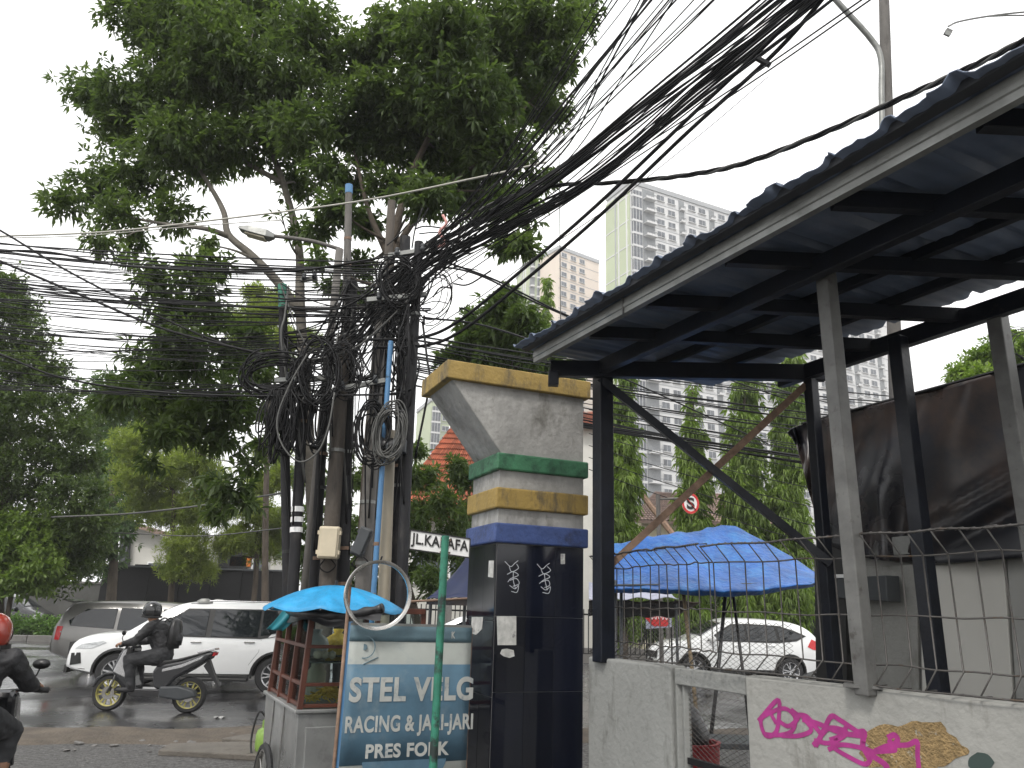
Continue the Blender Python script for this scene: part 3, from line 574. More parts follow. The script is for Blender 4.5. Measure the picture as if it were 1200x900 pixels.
def make_car(name, label, loc, rz, P, group=None):
    t = thing(name, label, P.get('cat', 'car'), loc, rz, group)
    top = smooth_prof(P['top'], 6); L = P['L']/2; Wd = P['W']/2; belt = P['belt']; tb = P.get('tumble', .28)
    plan = smooth_prof([(-L, Wd*.80), (-L+.12, Wd*.90), (-L+.6, Wd*.985), (-L+1.3, Wd), (L-1.3, Wd), (L-.7, Wd*.96), (L-.25, Wd*.84), (L-.06, Wd*.7), (L, Wd*.58)], 4)
    botz = P.get('bot', [(-L, .42), (-L+.5, .28), (L-.5, .26), (L, .34)])
    beltf = (lambda x: belt+P.get('beltrise', .05)*(-x/L))
    def ring(x):
        w = interp(plan, x); zt = interp(top, x); zb = interp(botz, x); bl = beltf(x); zt = max(zt, zb+.15)
        z2 = min(bl, zt-.05); g = max(0, zt-z2-.05); k = min(1, (z2-zb)/(bl-zb))
        r = [(0, zb), (w-.14, zb), (w-.04, zb+.05), (w-.012, zb+(z2-zb)*.28), (w, zb+(z2-zb)*.62), (w-.012, zb+(z2-zb)*.86), (w-.035, z2)]
        wr = w-.035-tb*g; r += [(w-.035-tb*g*.5+.012*min(1, g*3), z2+g*.5), (wr, z2+g), (wr-.05, zt-.012), (wr*.6, zt+.018), (0, zt+.03)]
        return r
    def side(x, z):
        r = ring(x)[1:10]
        for (a, c), (d, e) in zip(r, r[1:]):
            if c <= z <= e and e > c: return a+(d-a)*(z-c)/(e-c)
        return r[-1][0] if z > r[-1][1] else r[0][0]
    def topz(x, y):
        r = ring(x)[8:][::-1]; return interp([(a, b) for a, b in r], abs(y))
    xs = sorted(set([-L+.0, -L+.03]+[-L+2*L*i/44 for i in range(1, 44)]+[p[0] for p in P['top']]+[L-.03, L])); vs = []; fs = []; nr = 12
    for x in xs:
        r = ring(x); full = [(a, z) for a, z in r]+[(-a, z) for a, z in r[-2:0:-1]]; vs += [V((x, a, z)) for a, z in full]
    m = 22
    for i in range(len(xs)-1):
        for j in range(m): fs.append((i*m+j, (i+1)*m+j, (i+1)*m+(j+1) % m, i*m+(j+1) % m))
    fs += [tuple(range(m)), tuple((len(xs)-1)*m+j for j in range(m-1, -1, -1))]
    bmx = MB().add(vs, fs); body = bmx.build('body', [M[P['paint']], M['black']], t, local=True)
    bm = bmesh.new(); bm.from_mesh(body.data); bmesh.ops.recalc_face_normals(bm, faces=bm.faces); bm.to_mesh(body.data); bm.free()
    r = P['r']; zc = r; cut = MB()
    for ax in P['axles']:
        M4 = Mx.Translation((ax, 0, zc)) @ Mx.Rotation(math.pi/2, 4, 'X'); cut.lathe([(0, -Wd-.3), (r*1.16, -Wd-.3), (r*1.16, -Wd*.62), (0, -Wd*.62)], 28, M4); cut.lathe([(0, Wd*.62), (r*1.16, Wd*.62), (r*1.16, Wd+.3), (0, Wd+.3)], 28, M4)
    cme = cut.build('cutter', M['black'], None); bm = bmesh.new(); bm.from_mesh(cme.data); bmesh.ops.remove_doubles(bm, verts=bm.verts, dist=1e-4); bmesh.ops.recalc_face_normals(bm, faces=bm.faces); bm.to_mesh(cme.data); bm.free()
    cme.matrix_world = Mx.Translation(loc) @ Mx.Rotation(rz, 4, 'Z')
    md = body.modifiers.new('arch', 'BOOLEAN'); md.object = cme; md.operation = 'DIFFERENCE'; md.solver = 'EXACT'
    bpy.context.view_layer.update(); me = bpy.data.meshes.new_from_object(body.evaluated_get(bpy.context.evaluated_depsgraph_get())); body.modifiers.clear()
    if len(me.polygons) > 100: body.data = me
    bpy.data.objects.remove(cme); me = body.data
    me.polygons.foreach_set('use_smooth', [True]*len(me.polygons)); me.set_sharp_from_angle(angle=math.radians(38))
    for ax in P['axles']:
        for sg in (1, -1): make_wheel(r, .23, t, (ax, sg*(Wd-.135), r), sg, P.get('rimm', 'alloy'), P.get('spokes', 5))
    def sidepoly(pts, name, m, o=.006, sides=(1, -1), par=None, th=.012):
        for sg in sides:
            q = []
            for (a, b), (c, d) in zip(pts, pts[1:]+pts[:1]):
                k = max(1, int(math.hypot(c-a, d-b)/.12))
                q += [(a+(c-a)*i/k, b+(d-b)*i/k) for i in range(k)]
            v0 = [V((x, sg*(side(x, z)+o), z)) for x, z in q]; mb = MB(); mb.prism(v0, (0, -sg*th, 0)); ob = mb.build(name, M[m], par or t, local=True)
        return ob
    def line(pts, name, m, w=.006, o=.002):
        for sg in (1, -1): MB().tube([V((x, sg*(side(x, z)+o), z)) for x, z in pts], w, 5).build(name, M[m], t, local=True)
    for wp in P['windows']: sidepoly(wp, 'side_window', 'tint', .020, th=.04)
    for wp in P.get('trim', []): sidepoly(wp, 'window_surround', 'black', .012, th=.04)
    def topgrid(x0, x1, f, name, m, o=.006, yc=0):
        def g(u, v):
            x = x0+(x1-x0)*v; w = ring(x)[9][0]*f; y = -w+2*w*u; return V((x, y, topz(x, y)+o))
        MB().grid(g, 10, 8).build(name, M[m], t, local=True, smooth=1, solid=.006)
    x0, x1 = P['screen']; topgrid(x0, x1, .93, 'windscreen', 'tint'); 
    if 'rear' in P: x0, x1 = P['rear']; topgrid(x0, x1, .9, 'rear_window', 'tint')
    for wp in P.get('seams', []): line(wp, 'door_seam', 'black', .004, -.001)
    for x, z in P.get('handles', []):
        for sg in (1, -1): MB().box((x, sg*(side(x, z)+.018), z), (.2, .025, .028)).build('door_handle', M[P.get('hm', P['paint'])], t, local=True, bevel=.008)
    # arch trim and sill
    tm = P.get('trimcol', 'black')
    for ax in P['axles']:
        for sg in (1, -1):
            mb = MB(); n = 16
            for k in range(n):
                q = []
                for rr, oo in ((r*1.15, .012), (r*1.27, .008)):
                    for aa in ((k, k+1) if rr < r*1.2 else (k+1, k)):
                        a = math.radians(-8)+math.radians(196)*aa/n; x, z = ax+rr*math.cos(a), zc+rr*math.sin(a); q.append(V((x, sg*(side(x, max(z, interp(botz, x)+.06))+oo), z)))
                mb.prism(q, (0, -sg*.02, 0))
            mb.build('arch_trim', M[tm], t, local=True)
    a0, a1 = P['axles'][1]+r*1.3, P['axles'][0]-r*1.3
    for sg in (1, -1): MB().prism([V((a0, sg*(Wd-.0), .27)), V((a1, sg*(Wd-.0), .27)), V((a1, sg*(Wd+.005), .38)), V((a0, sg*(Wd+.005), .38))], (0, -sg*.09, 0)).build('sill', M[P.get('sill', 'black')], t, local=True, bevel=.01)
    if P.get('step'):
        for sg in (1, -1): MB().box(((a0+a1)/2, sg*(Wd+.05), .3), (a1-a0, .16, .06)).build('side_step', M['black'], t, local=True, bevel=.015)
    for pts in P.get('headlight', []): sidepoly(pts, 'headlight', 'lamp', .012, th=.03)
    for pts in P.get('taillight', []): sidepoly(pts, 'tail_light', 'tail', .012, th=.03)
    for pts, mm, nm in P.get('panels', []): sidepoly(pts, nm, mm, .010, th=.03)
    # front face
    f = P.get('front', {}); 
    MB().box((L-.02, 0, f.get('gz', .72)), (.05, Wd*1.15, f.get('gh', .22))).build('grille', M['black'], t, local=True, bevel=.01)
    MB().box((L-.01, 0, .42), (.06, Wd*1.2, .16)).build('lower_grille', M['black'], t, local=True, bevel=.01)
    MB().box((L+.015, 0, .50), (.012, .43, .14)).build('number_plate', M['black'], t, local=True); MB().box((-L-.012, 0, P.get('rp', .8)), (.012, .43, .14)).build('number_plate', M['black'], t, local=True)
    mx, mz = P['mirror']
    for sg in (1, -1):
        y = side(mx, mz); mb = MB(); mb.lathe([(0, -.1), (.07, -.085), (.095, -.02), (.09, .06), (.05, .1), (0, .11)], 12, Mx.Translation((mx, sg*(y+.13), mz+.02)) @ Mx.Rotation(math.pi/2*sg, 4, 'X')); mb.bar((mx, sg*(y-.01), mz-.03), (mx, sg*(y+.1), mz-.01), .05, .04)
        mb.build('wing_mirror', M[P['paint']], t, local=True, smooth=40)
    if P.get('rails'):
        x0, x1, z0 = P['rails']
        for sg in (1, -1):
            mb = MB(); yr = ring((x0+x1)/2)[8][0]-.03; p = spl([V((x0+(x1-x0)*k/6, sg*yr, topz(x0+(x1-x0)*k/6, yr)+(.0 if k in (0, 6) else .055))) for k in range(7)], 3); mb.tube(p, .018, 6); mb.build('roof_rail', M[P.get('railm', 'alloy')], t, local=True, smooth=1)
    for x, z in P.get('mounts', []):
        for sg in (1, -1): yr = ring(x)[8][0]-.05; MB().lathe([(.17, 0), (.15, .05), (.07, .095), (0, .1)], 14, Mx.Translation((x, sg*yr, topz(x, yr)-.01)) @ Mx.Diagonal((1, .35, 1, 1))).build('rack_mount', M['galv'], t, local=True, smooth=40)
    if P.get('spoiler'): x, z = P['spoiler']; MB().prism([(x, -Wd*.72, z), (x-.28, -Wd*.68, z+.05), (x-.3, -Wd*.68, z+.02), (x-.05, -Wd*.72, z-.05)], (0, Wd*1.42, 0)).build('roof_spoiler', M[P['paint']], t, local=True, bevel=.01)
    return t
def scalex(P, k):
    Q = dict(P); sc = lambda L: [(a*k, b) for a, b in L]
    for q in ('top', 'handles', 'mounts', 'bot'):
        if q in Q: Q[q] = sc(Q[q])
    for q in ('windows', 'trim', 'seams', 'headlight', 'taillight'):
        if q in Q: Q[q] = [sc(w) for w in Q[q]]
    if 'panels' in Q: Q['panels'] = [(sc(a), b, c) for a, b, c in Q['panels']]
    for q in ('screen', 'axles', 'rear'):
        if q in Q: Q[q] = tuple(a*k for a in Q[q])
    Q['L'] *= k; Q['mirror'] = (Q['mirror'][0]*k, Q['mirror'][1])
    if Q.get('spoiler'): Q['spoiler'] = (Q['spoiler'][0]*k, Q['spoiler'][1])
    if Q.get('rails'): Q['rails'] = (Q['rails'][0]*k, Q['rails'][1]*k, Q['rails'][2])
    return Q
suvP = dict(L=4.8, W=1.86, r=.385, belt=1.12, tumble=.3, cat='suv', paint='carwhite', axles=(1.42, -1.33), hm='chrome', step=1, spokes=6,
  top=[(-2.4, 1.0), (-2.36, 1.35), (-2.2, 1.62), (-1.95, 1.79), (-1.2, 1.83), (0, 1.83), (.45, 1.79), (.75, 1.66), (1.25, 1.28), (1.42, 1.17), (1.9, 1.12), (2.2, 1.02), (2.34, .86), (2.4, .62)],
  screen=(1.2, .62), rear=(-2.37, -2.2), windows=[[(.98, 1.17), (.62, 1.47), (.36, 1.65), (-.02, 1.68), (-.02, 1.14)], [(-.12, 1.14), (-.12, 1.68), (-.95, 1.69), (-.95, 1.15)], [(-1.0, 1.18), (-1.0, 1.69), (-1.3, 1.68), (-1.32, 1.24)]],
  trim=[[(1.08, 1.13), (.66, 1.47), (.36, 1.69), (-1.36, 1.72), (-2.2, 1.66), (-2.3, 1.4), (-1.9, 1.32), (-1.5, 1.2), (-1.0, 1.11)]],
  seams=[[(1.0, 1.1), (1.02, .8), (.94, .45)], [(-.07, 1.7), (-.06, .8), (-.07, .4)], [(-1.02, 1.1), (-1.0, .85), (-.85, .6), (-.8, .4)]], handles=[(.12, 1.02), (-.82, 1.04)],
  headlight=[[(2.1, .92), (1.72, 1.0), (1.66, .97), (1.9, .85), (2.22, .83)]], taillight=[[(-2.33, 1.08), (-2.1, 1.12), (-2.08, 1.02), (-2.34, .92)]],
  panels=[([(2.28, .74), (2.1, .76), (2.06, .55), (2.28, .5)], 'black', 'fog_lamp_recess'), ([(1.98, .38), (2.32, .4), (2.34, .46), (1.98, .45)], 'chrome', 'bumper_trim')],
  front=dict(gz=.82, gh=.26), mirror=(.92, 1.14), rails=(-1.9, .35, 1.83), mounts=[(.12, 1.8), (-1.2, 1.8)], bot=[(-2.4, .5), (-1.9, .36), (1.9, .34), (2.4, .42)])
make_car('parked_suv', 'white suv with roof rack mounts and black step, behind the scooter rider', (-6.0, 16.8, G), math.pi+.14, scalex(suvP, 1.07), None).scale = (1, 1, .93)
vanP = dict(L=4.6, W=1.77, r=.32, belt=1.02, tumble=.24, cat='minivan', paint='carsilver', axles=(1.45, -1.3),
  top=[(-2.3, .8), (-2.27, 1.1), (-2.1, 1.5), (-1.95, 1.68), (-1.2, 1.75), (0, 1.76), (.5, 1.7), (.9, 1.5), (1.5, 1.13), (1.7, 1.04), (2.1, .9), (2.27, .72), (2.3, .55)],
  screen=(1.45, .75), rear=(-2.27, -2.0), windows=[[(1.25, 1.08), (.8, 1.4), (.5, 1.58), (.1, 1.6), (.1, 1.04)], [(.03, 1.04), (.03, 1.6), (-.85, 1.6), (-.85, 1.05)], [(-.93, 1.07), (-.93, 1.58), (-1.6, 1.55), (-1.95, 1.25), (-1.9, 1.12)]],
  seams=[[(1.2, 1.0), (1.15, .4)], [(.06, 1.6), (.06, .35)], [(-.9, 1.05), (-.85, .7), (-.75, .4)]], handles=[(.25, .93), (-.72, .95)], spoiler=(-1.98, 1.74),
  headlight=[[(2.1, .8), (1.75, .86), (1.8, .7), (2.2, .66)]], taillight=[[(-2.2, 1.1), (-2.06, 1.1), (-2.08, .76), (-2.2, .76)]], front=dict(gz=.66, gh=.16), mirror=(1.1, 1.05))
make_car('parked_minivan', 'bronze grey minivan with tail at left, half hidden behind the white suv', (-8.75, 20.9, G), .14, scalex(vanP, 1.05)).scale = (1, 1, .93)
crossP = dict(L=4.58, W=1.85, r=.355, belt=1.08, tumble=.3, cat='crossover', paint='carwhite', axles=(1.33, -1.33),
  top=[(-2.29, .85), (-2.25, 1.15), (-2.0, 1.42), (-1.6, 1.6), (-.9, 1.67), (0, 1.68), (.35, 1.62), (.7, 1.45), (1.15, 1.18), (1.3, 1.1), (1.8, 1.02), (2.15, .86), (2.27, .66), (2.29, .5)],
  screen=(1.12, .5), rear=(-2.22, -1.8), windows=[[(.85, 1.12), (.55, 1.35), (.25, 1.5), (-.1, 1.52), (-.1, 1.11)], [(-.17, 1.11), (-.17, 1.52), (-.95, 1.5), (-1.0, 1.13)], [(-1.08, 1.16), (-1.05, 1.48), (-1.4, 1.4), (-1.75, 1.27), (-1.5, 1.18)]],
  trim=[[(.98, 1.09), (.55, 1.38), (.25, 1.54), (-.2, 1.56), (-1.1, 1.53), (-1.5, 1.42), (-1.85, 1.28), (-1.55, 1.14), (-1.0, 1.08)]],
  seams=[[(.95, 1.05), (.95, .45)], [(-.13, 1.5), (-.12, .4)], [(-1.05, 1.1), (-1.0, .8), (-.9, .5)]], handles=[(.08, .98), (-.8, 1.0)],
  headlight=[[(2.12, .82), (1.65, .93), (1.75, .8), (2.2, .72)]], taillight=[[(-2.2, 1.12), (-2.0, 1.2), (-1.85, 1.0), (-2.0, .93), (-2.27, .9)]], front=dict(gz=.68, gh=.18), mirror=(.85, 1.12))
make_car('parked_crossover', 'white crossover seen through the wire fence, under the blue tarpaulin', (6.4, 22.9, G), math.pi+.08, crossP)
make_car('passing_sedan', 'pale silver car with only its front end showing at the left edge', (-15.6, 20.9, G), .1, dict(crossP, paint='carlight', cat='car', top=[(a, b*.9) for a, b in crossP['top']], belt=.96, windows=[[(a, c*.9) for a, c in w] for w in crossP['windows']], trim=[], seams=[], handles=[], headlight=[[(2.18, .72), (1.6, .86), (1.65, .7), (2.22, .6)]], taillight=[], mirror=(.85, .99)))
make_car('white_hatchback', 'white car glimpsed between the signboard and the tiled pillar', (-1.0, 24.5, G), math.pi, dict(crossP, top=[(a, b*.9) for a, b in crossP['top']], belt=.96, windows=[[(a, c*.9) for a, c in w] for w in crossP['windows']], trim=[], seams=[], handles=[], headlight=[], taillight=[], mirror=(.85, .99)))
pickP = dict(vanP, paint='cardark', cat='van', spoiler=None, headlight=[[(2.22, .8), (1.95, .84), (1.95, .66), (2.26, .64)]], taillight=[], handles=[(.25, .93)])
make_car('dark_van', 'black van parked in shade beyond the hedge at far left', (-23.9, 38.4, G), 0, pickP)

# ---- people: one skinned surface per body
def person(label, loc, rz, J, E, matidx, mats, group=None, sub=1, cat='person'):
    """J: joint name -> (x,y,z,radius); E: edges; matidx: edge -> material slot"""
    t = thing('person', label, cat, loc, rz, group); names = list(J); ix = {n: i for i, n in enumerate(names)}
    mb = MB()                     # tapered limbs with round joints, fused below into one continuous skin
    for k, p in J.items(): r_ = p[3]; mb.lathe([(max(1e-4, r_*math.cos(f)), r_*math.sin(f)) for f in np.linspace(-1.5, 1.5, 9)], 14, Mx.Translation(V(p[:3])))
    for a, b in E:
        A, B = V(J[a][:3]), V(J[b][:3]); mb.tube([A, A.lerp(B, .35), A.lerp(B, .7), B], [J[a][3]*.98, (J[a][3]*.65+J[b][3]*.35)*1.03, (J[a][3]*.3+J[b][3]*.7)*1.0, J[b][3]*.98], 14)
    o = mb.build('body', M['jacket'], t, local=True); bm = bmesh.new(); bm.from_mesh(o.data); bmesh.ops.holes_fill(bm, edges=bm.edges, sides=0); bmesh.ops.recalc_face_normals(bm, faces=bm.faces); bm.to_mesh(o.data); bm.free()
    q_ = o.modifiers.new('join', 'REMESH'); q_.mode = 'VOXEL'; q_.voxel_size = .009; q_ = o.modifiers.new('soft', 'SMOOTH'); q_.factor = .5; q_.iterations = 4
    bpy.context.view_layer.update(); m2 = bpy.data.meshes.new_from_object(o.evaluated_get(bpy.context.evaluated_depsgraph_get())); o.modifiers.clear(); o.data = m2; m2.materials.clear()
    nv = len(m2.vertices); co = np.empty(nv*3); m2.vertices.foreach_get('co', co); co = co.reshape(-1, 3); no = np.empty(nv*3); m2.vertices.foreach_get('normal', no); no = no.reshape(-1, 3)
    best = np.full(nv, 1e9); slot = np.zeros(nv, int)
    for a, b in E:
        A = np.array(J[a][:3]); B = np.array(J[b][:3]); d = B-A; f = np.clip((co-A) @ d/max(1e-9, d @ d), 0, 1); q = np.linalg.norm(A+f[:, None]*d-co, axis=1); w = q < best; best[w] = q[w]; slot[w] = matidx.get((a, b), 0)
    x, y, z = co.T; k_ = np.where(slot < 2, .0042, 0)      # cloth folds on jacket and trousers only
    co = co+no*(k_*(np.sin(z*38+x*17+2*np.sin(y*14))+.6*np.sin(x*41-z*23+y*27+1.5*np.sin(z*19))+.35*np.sin(z*95+y*30+2*np.sin(x*40))))[:, None]
    m2.vertices.foreach_set('co', co.ravel())
    for q in mats: m2.materials.append(M[q])
    ls = np.empty(len(m2.polygons), int); m2.polygons.foreach_get('loop_start', ls); li = np.empty(len(m2.loops), int); m2.loops.foreach_get('vertex_index', li)
    m2.polygons.foreach_set('material_index', slot[li[ls]].astype(np.int32)); m2.polygons.foreach_set('use_smooth', [True]*len(m2.polygons)); m2.update()
    return t
def hand(J, E, mi, side, wrist, k, dirv, curl, sl=2, s=1.0):
    """palm, four unequal bent fingers and a thumb, continuous with the wrist"""
    w = V(J[wrist][:3]); d = V(dirv).normalized(); c = V(curl).normalized(); x = d.cross(c).normalized(); pn = 'palm'+side
    q = w+d*.05*s; J[pn] = (*q, .026*s); E.append((wrist, pn)); mi[(wrist, pn)] = sl
    for i, ln in enumerate((.9, 1.0, .95, .75)):
        o = x*(.027-.018*i)*s; kn = q+d*.035*s+o; a = kn+(d*.4+c*.8).normalized()*.035*s*ln; b = a+(c*.6-d*.75).normalized()*.028*s*ln
        for nm, p, r in (('k', kn, .0095), ('m', a, .0085), ('t', b, .0075)): J[f'{nm}{i}{side}'] = (*p, r*s)
        for e in ((pn, f'k{i}{side}'), (f'k{i}{side}', f'm{i}{side}'), (f'm{i}{side}', f't{i}{side}')): E.append(e); mi[e] = sl
    th = q+x*.035*s; t2 = th+(c*.8+x*.2+d*.3).normalized()*.035*s
    J['th'+side] = (*th, .011*s); J['tt'+side] = (*t2, .009*s)
    for e in ((pn, 'th'+side), ('th'+side, 'tt'+side)): E.append(e); mi[e] = sl
def rider_joints(helm_r=.1, lean=.12):
    """seated rider, +x forward, ground z=0, seat .78"""
    J = {'pelvis': (-.12, 0, .86, .17), 'waist': (-.10, 0, 1.02, .165), 'chest': (-.04+lean*.3, 0, 1.22, .18), 'neck': (.02+lean*.5, 0, 1.39, .075), 'head': (.05+lean*.55, 0, 1.50, .085), 'crown': (.05+lean*.55, 0, 1.60, .075), 'face': (.13+lean*.55, 0, 1.50, .05)}
    E = [('pelvis', 'waist'), ('waist', 'chest'), ('chest', 'neck'), ('neck', 'head'), ('head', 'crown'), ('head', 'face')]; mi = {('neck', 'head'): 2, ('head', 'crown'): 2, ('head', 'face'): 2}
    for sg, sd in ((1, 'L'), (-1, 'R')):
        J.update({'sh'+sd: (.0+lean*.3, sg*.20, 1.31, .085), 'el'+sd: (.18+lean*.3, sg*.29, 1.07, .07), 'wr'+sd: (.43, sg*.27, 1.03, .038),
                  'hip'+sd: (-.08, sg*.10, .84, .13), 'kn'+sd: (.34, sg*.16, .79, .095), 'an'+sd: (.25, sg*.14, .40, .068), 'he'+sd: (.22, sg*.14, .345, .042), 'ba'+sd: (.36, sg*.15, .335, .042), 'to'+sd: (.45, sg*.15, .335, .03)})
        E += [('chest', 'sh'+sd), ('sh'+sd, 'el'+sd), ('el'+sd, 'wr'+sd), ('pelvis', 'hip'+sd), ('hip'+sd, 'kn'+sd), ('kn'+sd, 'an'+sd), ('an'+sd, 'he'+sd), ('he'+sd, 'ba'+sd), ('ba'+sd, 'to'+sd)]
        for e in (('pelvis', 'hip'+sd), ('hip'+sd, 'kn'+sd), ('kn'+sd, 'an'+sd)): mi[e] = 1
        for e in (('an'+sd, 'he'+sd), ('he'+sd, 'ba'+sd), ('ba'+sd, 'to'+sd)): mi[e] = 3
        hand(J, E, mi, sd, 'wr'+sd, 0, (1, 0, -.1), (0, 0, -1))
    return J, E, mi
def helmet(t, c, m, visor=True, rz=0, s=1):
    c = V(c); R = Mx.Translation(c) @ Mx.Rotation(rz, 4, 'Z') @ Mx.Diagonal((1.12*s, .95*s, 1.02*s, 1))
    prof = [(.105, -.12), (.128, -.06), (.135, 0), (.125, .06), (.095, .105), (.05, .13), (0, .137)]
    h = MB().lathe(prof, 24, R).build('helmet', M[m], t, local=True, smooth=1, solid=.008)
    if visor:
        b = MB(); b.grid(lambda u, v: R @ V((.142*math.cos((u-.5)*2.3)*math.cos((v-.45)*.8), .142*math.sin((u-.5)*2.3)*math.cos((v-.45)*.8), -.055+.1*v)), 14, 6); b.build('visor', M['tint'], h, local=True, smooth=1, solid=.004)
    b = MB(); b.grid(lambda u, v: R @ V(((.146)*math.cos((u-.5)*6.28), .146*math.sin((u-.5)*6.28), -.115+.03*v)), 24, 1); b.build('edge_trim', M['black'], h, local=True, solid=.003)
    return h
def make_scooter(label, loc, rz, body='cardark', rimm='gold', lite=False, group=None):
    t = thing('scooter', label, 'scooter', loc, rz, group); r = .275
    def wheel(x, nm):
        R = Mx.Rotation(math.pi/2, 3, 'X'); o = MB().lathe([(r*.74, -.045), (r*.9, -.05), (r, -.015), (r, .015), (r*.9, .05), (r*.74, .045)], 32, R, closed=True).build(nm, M['rubber'], t, local=True, smooth=40); o.location = (x, 0, r)
        b = MB(); b.lathe([(r*.76, -.04), (r*.70, -.035), (r*.70, .035), (r*.76, .04)], 32, R, closed=True)
        for k in range(6):
            for e in (-.1, .1):
                a = 2*math.pi*k/6+e; b.bar(R @ V((.03*math.cos(a), .03*math.sin(a), 0)), R @ V((r*.72*math.cos(a+e), r*.72*math.sin(a+e), 0)), .022, .014, up=V((0, 1, 0)))
        b.lathe([(0, -.05), (.04, -.05), (.04, .05), (0, .05)], 12, R); b.build('rim', M[rimm], o, local=True, smooth=40)
        MB().lathe([(.04, -.058), (.1, -.058), (.1, -.052), (.04, -.052)], 18, R).build('brake_disc', M['chrome'], o, local=True)
    wheel(.64, 'front_wheel'); wheel(-.64, 'rear_wheel')
    def pr(name, pts, w, m, bev=.02, par=None, y=0): return MB().prism([(x, y-w/2, z) for x, z in pts], (0, w, 0)).build(name, M[m], par or t, local=True, bevel=bev)
    pr('front_fender', [(.92, .36), (.86, .5), (.72, .585), (.58, .59), (.47, .52), (.42, .42), (.46, .42), (.52, .5), (.62, .55), (.72, .54), (.82, .46), (.88, .35)], .13, body, .015)
    for sg in (1, -1): MB().tube([(.64, sg*.085, r), (.52, sg*.085, .62), (.44, sg*.06, .8)], .018, 8).build('fork_leg', M['chrome'], t, local=True, smooth=1)
    pr('front_cowl', [(.60, .62), (.52, .86), (.44, .98), (.34, 1.02), (.28, .96), (.32, .80), (.24, .55), (.18, .36), (.28, .30), (.42, .42), (.5, .5)], .34, body, .05)
    pr('footboard', [(.30, .30), (.24, .36), (-.18, .36), (-.3, .42), (-.34, .26), (-.1, .22), (.25, .24)], .3, body, .02)
    pr('rear_body', [(-.10, .36), (-.04, .62), (-.1, .72), (-.5, .80), (-.86, .93), (-.98, .95), (-.93, .84), (-.66, .66), (-.42, .52), (-.3, .36)], .25, body, .04)
    pr('seat', [(.0, .70), (-.02, .77), (-.22, .79), (-.42, .82), (-.7, .90), (-.86, .95), (-.88, .92), (-.5, .80), (-.1, .70)], .26, 'blackpl', .03)
    pr('side_stripe', [(-.2, .66), (-.5, .74), (-.84, .88), (-.8, .83), (-.5, .69), (-.2, .62)], .262, 'alloy', .003)
    pr('silver_side_panel', [(.56, .6), (.44, .93), (.38, .96), (.40, .8), (.30, .56), (.36, .52)], .352, 'alloy', .01)
    MB().lathe([(0, -.06), (.085, -.04), (.1, .0), (.06, .04), (0, .05)], 14, Mx.Translation((.53, 0, .78)) @ Mx.Rotation(math.pi/2, 4, 'Y')).build('headlight', M['lamp'], t, local=True, smooth=1)
    MB().tube(spl([(.42, .34, 1.0), (.44, .2, 1.0), (.4, 0, .99), (.44, -.2, 1.0), (.42, -.34, 1.0)], 4), .014, 8).build('handlebar', M['blackpl'], t, local=True, smooth=1)
    for sg in (1, -1):
        MB().tube([(.43, sg*.26, 1.0), (.42, sg*.37, 1.0)], .022, 8).build('grip', M['rubber'], t, local=True, smooth=1)
        mo = MB().tube([(.44, sg*.2, 1.01), (.46, sg*.25, 1.12), (.44, sg*.27, 1.17)], .007, 6).build('mirror_stalk', M['blackpl'], t, local=True, smooth=1)
        MB().lathe([(0, -.015), (.045, -.012), (.055, .006), (0, .012)], 14, Mx.Translation((.43, sg*.28, 1.2)) @ Mx.Rotation(-math.pi/2, 4, 'Y') @ Mx.Diagonal((.75, 1.25, 1, 1))).build('mirror', M['blackpl'], mo, local=True, smooth=1)
    MB().lathe([(0, -.2), (.05, -.2), (.065, -.1), (.065, .16), (.045, .2), (0, .2)], 14, Mx.Translation((-.62, -.16, .36)) @ Mx.Rotation(math.pi/2+.12, 4, 'Y')).build('exhaust', M['blackpl'], t, local=True, smooth=40)
    pr('engine', [(-.2, .24), (-.2, .4), (-.5, .42), (-.75, .36), (-.8, .26), (-.55, .2)], .16, 'darkbox', .03, y=.08)
    pr('rear_fender', [(-.9, .82), (-1.0, .62), (-1.12, .42), (-1.10, .40), (-.94, .58), (-.82, .72)], .1, 'blackpl', .006)
    MB().prism([(-.98, -.08, .88), (-1.0, -.08, .93), (-1.0, .08, .93), (-.98, .08, .88)], (.05, 0, 0)).build('tail_light', M['tail'], t, local=True)
    pr('grab_rail', [(-.7, .94), (-.98, 1.0), (-1.0, .97), (-.72, .91)], .2, 'alloy', .006)
    return t
def backpack(label, loc, rz, m='blackpl', s=1):
    t = thing('backpack', label, 'backpack', loc, rz)
    MB().lathe([(0, -.24), (.13, -.23), (.165, -.12), (.16, .08), (.12, .2), (0, .24)], 14, Mx.Rotation(.0, 4, 'Y') @ Mx.Diagonal((.62*s, .95*s, s, 1))).build('bag', M[m], t, local=True, smooth=1)
    MB().lathe([(0, -.13), (.1, -.12), (.12, 0), (.08, .06), (0, .07)], 12, Mx.Translation((-.07, 0, -.06)) @ Mx.Diagonal((.5, .9, 1, 1))).build('pocket', M['jacket'], t, local=True, smooth=1)
    for sg in (1, -1): MB().tube(spl([(.06, sg*.1, .18), (.16, sg*.12, .24), (.30, sg*.13, .1), (.26, sg*.14, -.08), (.1, sg*.12, -.18)], 4), .014, 6).build('strap', M['blackpl'], t, local=True, smooth=1)
    return t
# scooter rider in front of the white suv, heading left
sx, sy = -5.66, 13.3; sf = math.pi
make_scooter('dark scooter with olive gold wheels ridden left in front of the white suv', (sx, sy, G), sf)
J, E, mi = rider_joints(lean=.18)
rd = person('scooter rider in black jacket, grey trousers and black helmet passing the white suv', (sx, sy, G), sf, J, E, mi, ['jacket', 'trouser', 'skin', 'shoe'])
helmet(rd, (.155, 0, 1.555), 'helmetblack', True)
backpack('black backpack on the back of the scooter rider by the white suv', (sx+.27, sy, 1.05), sf)
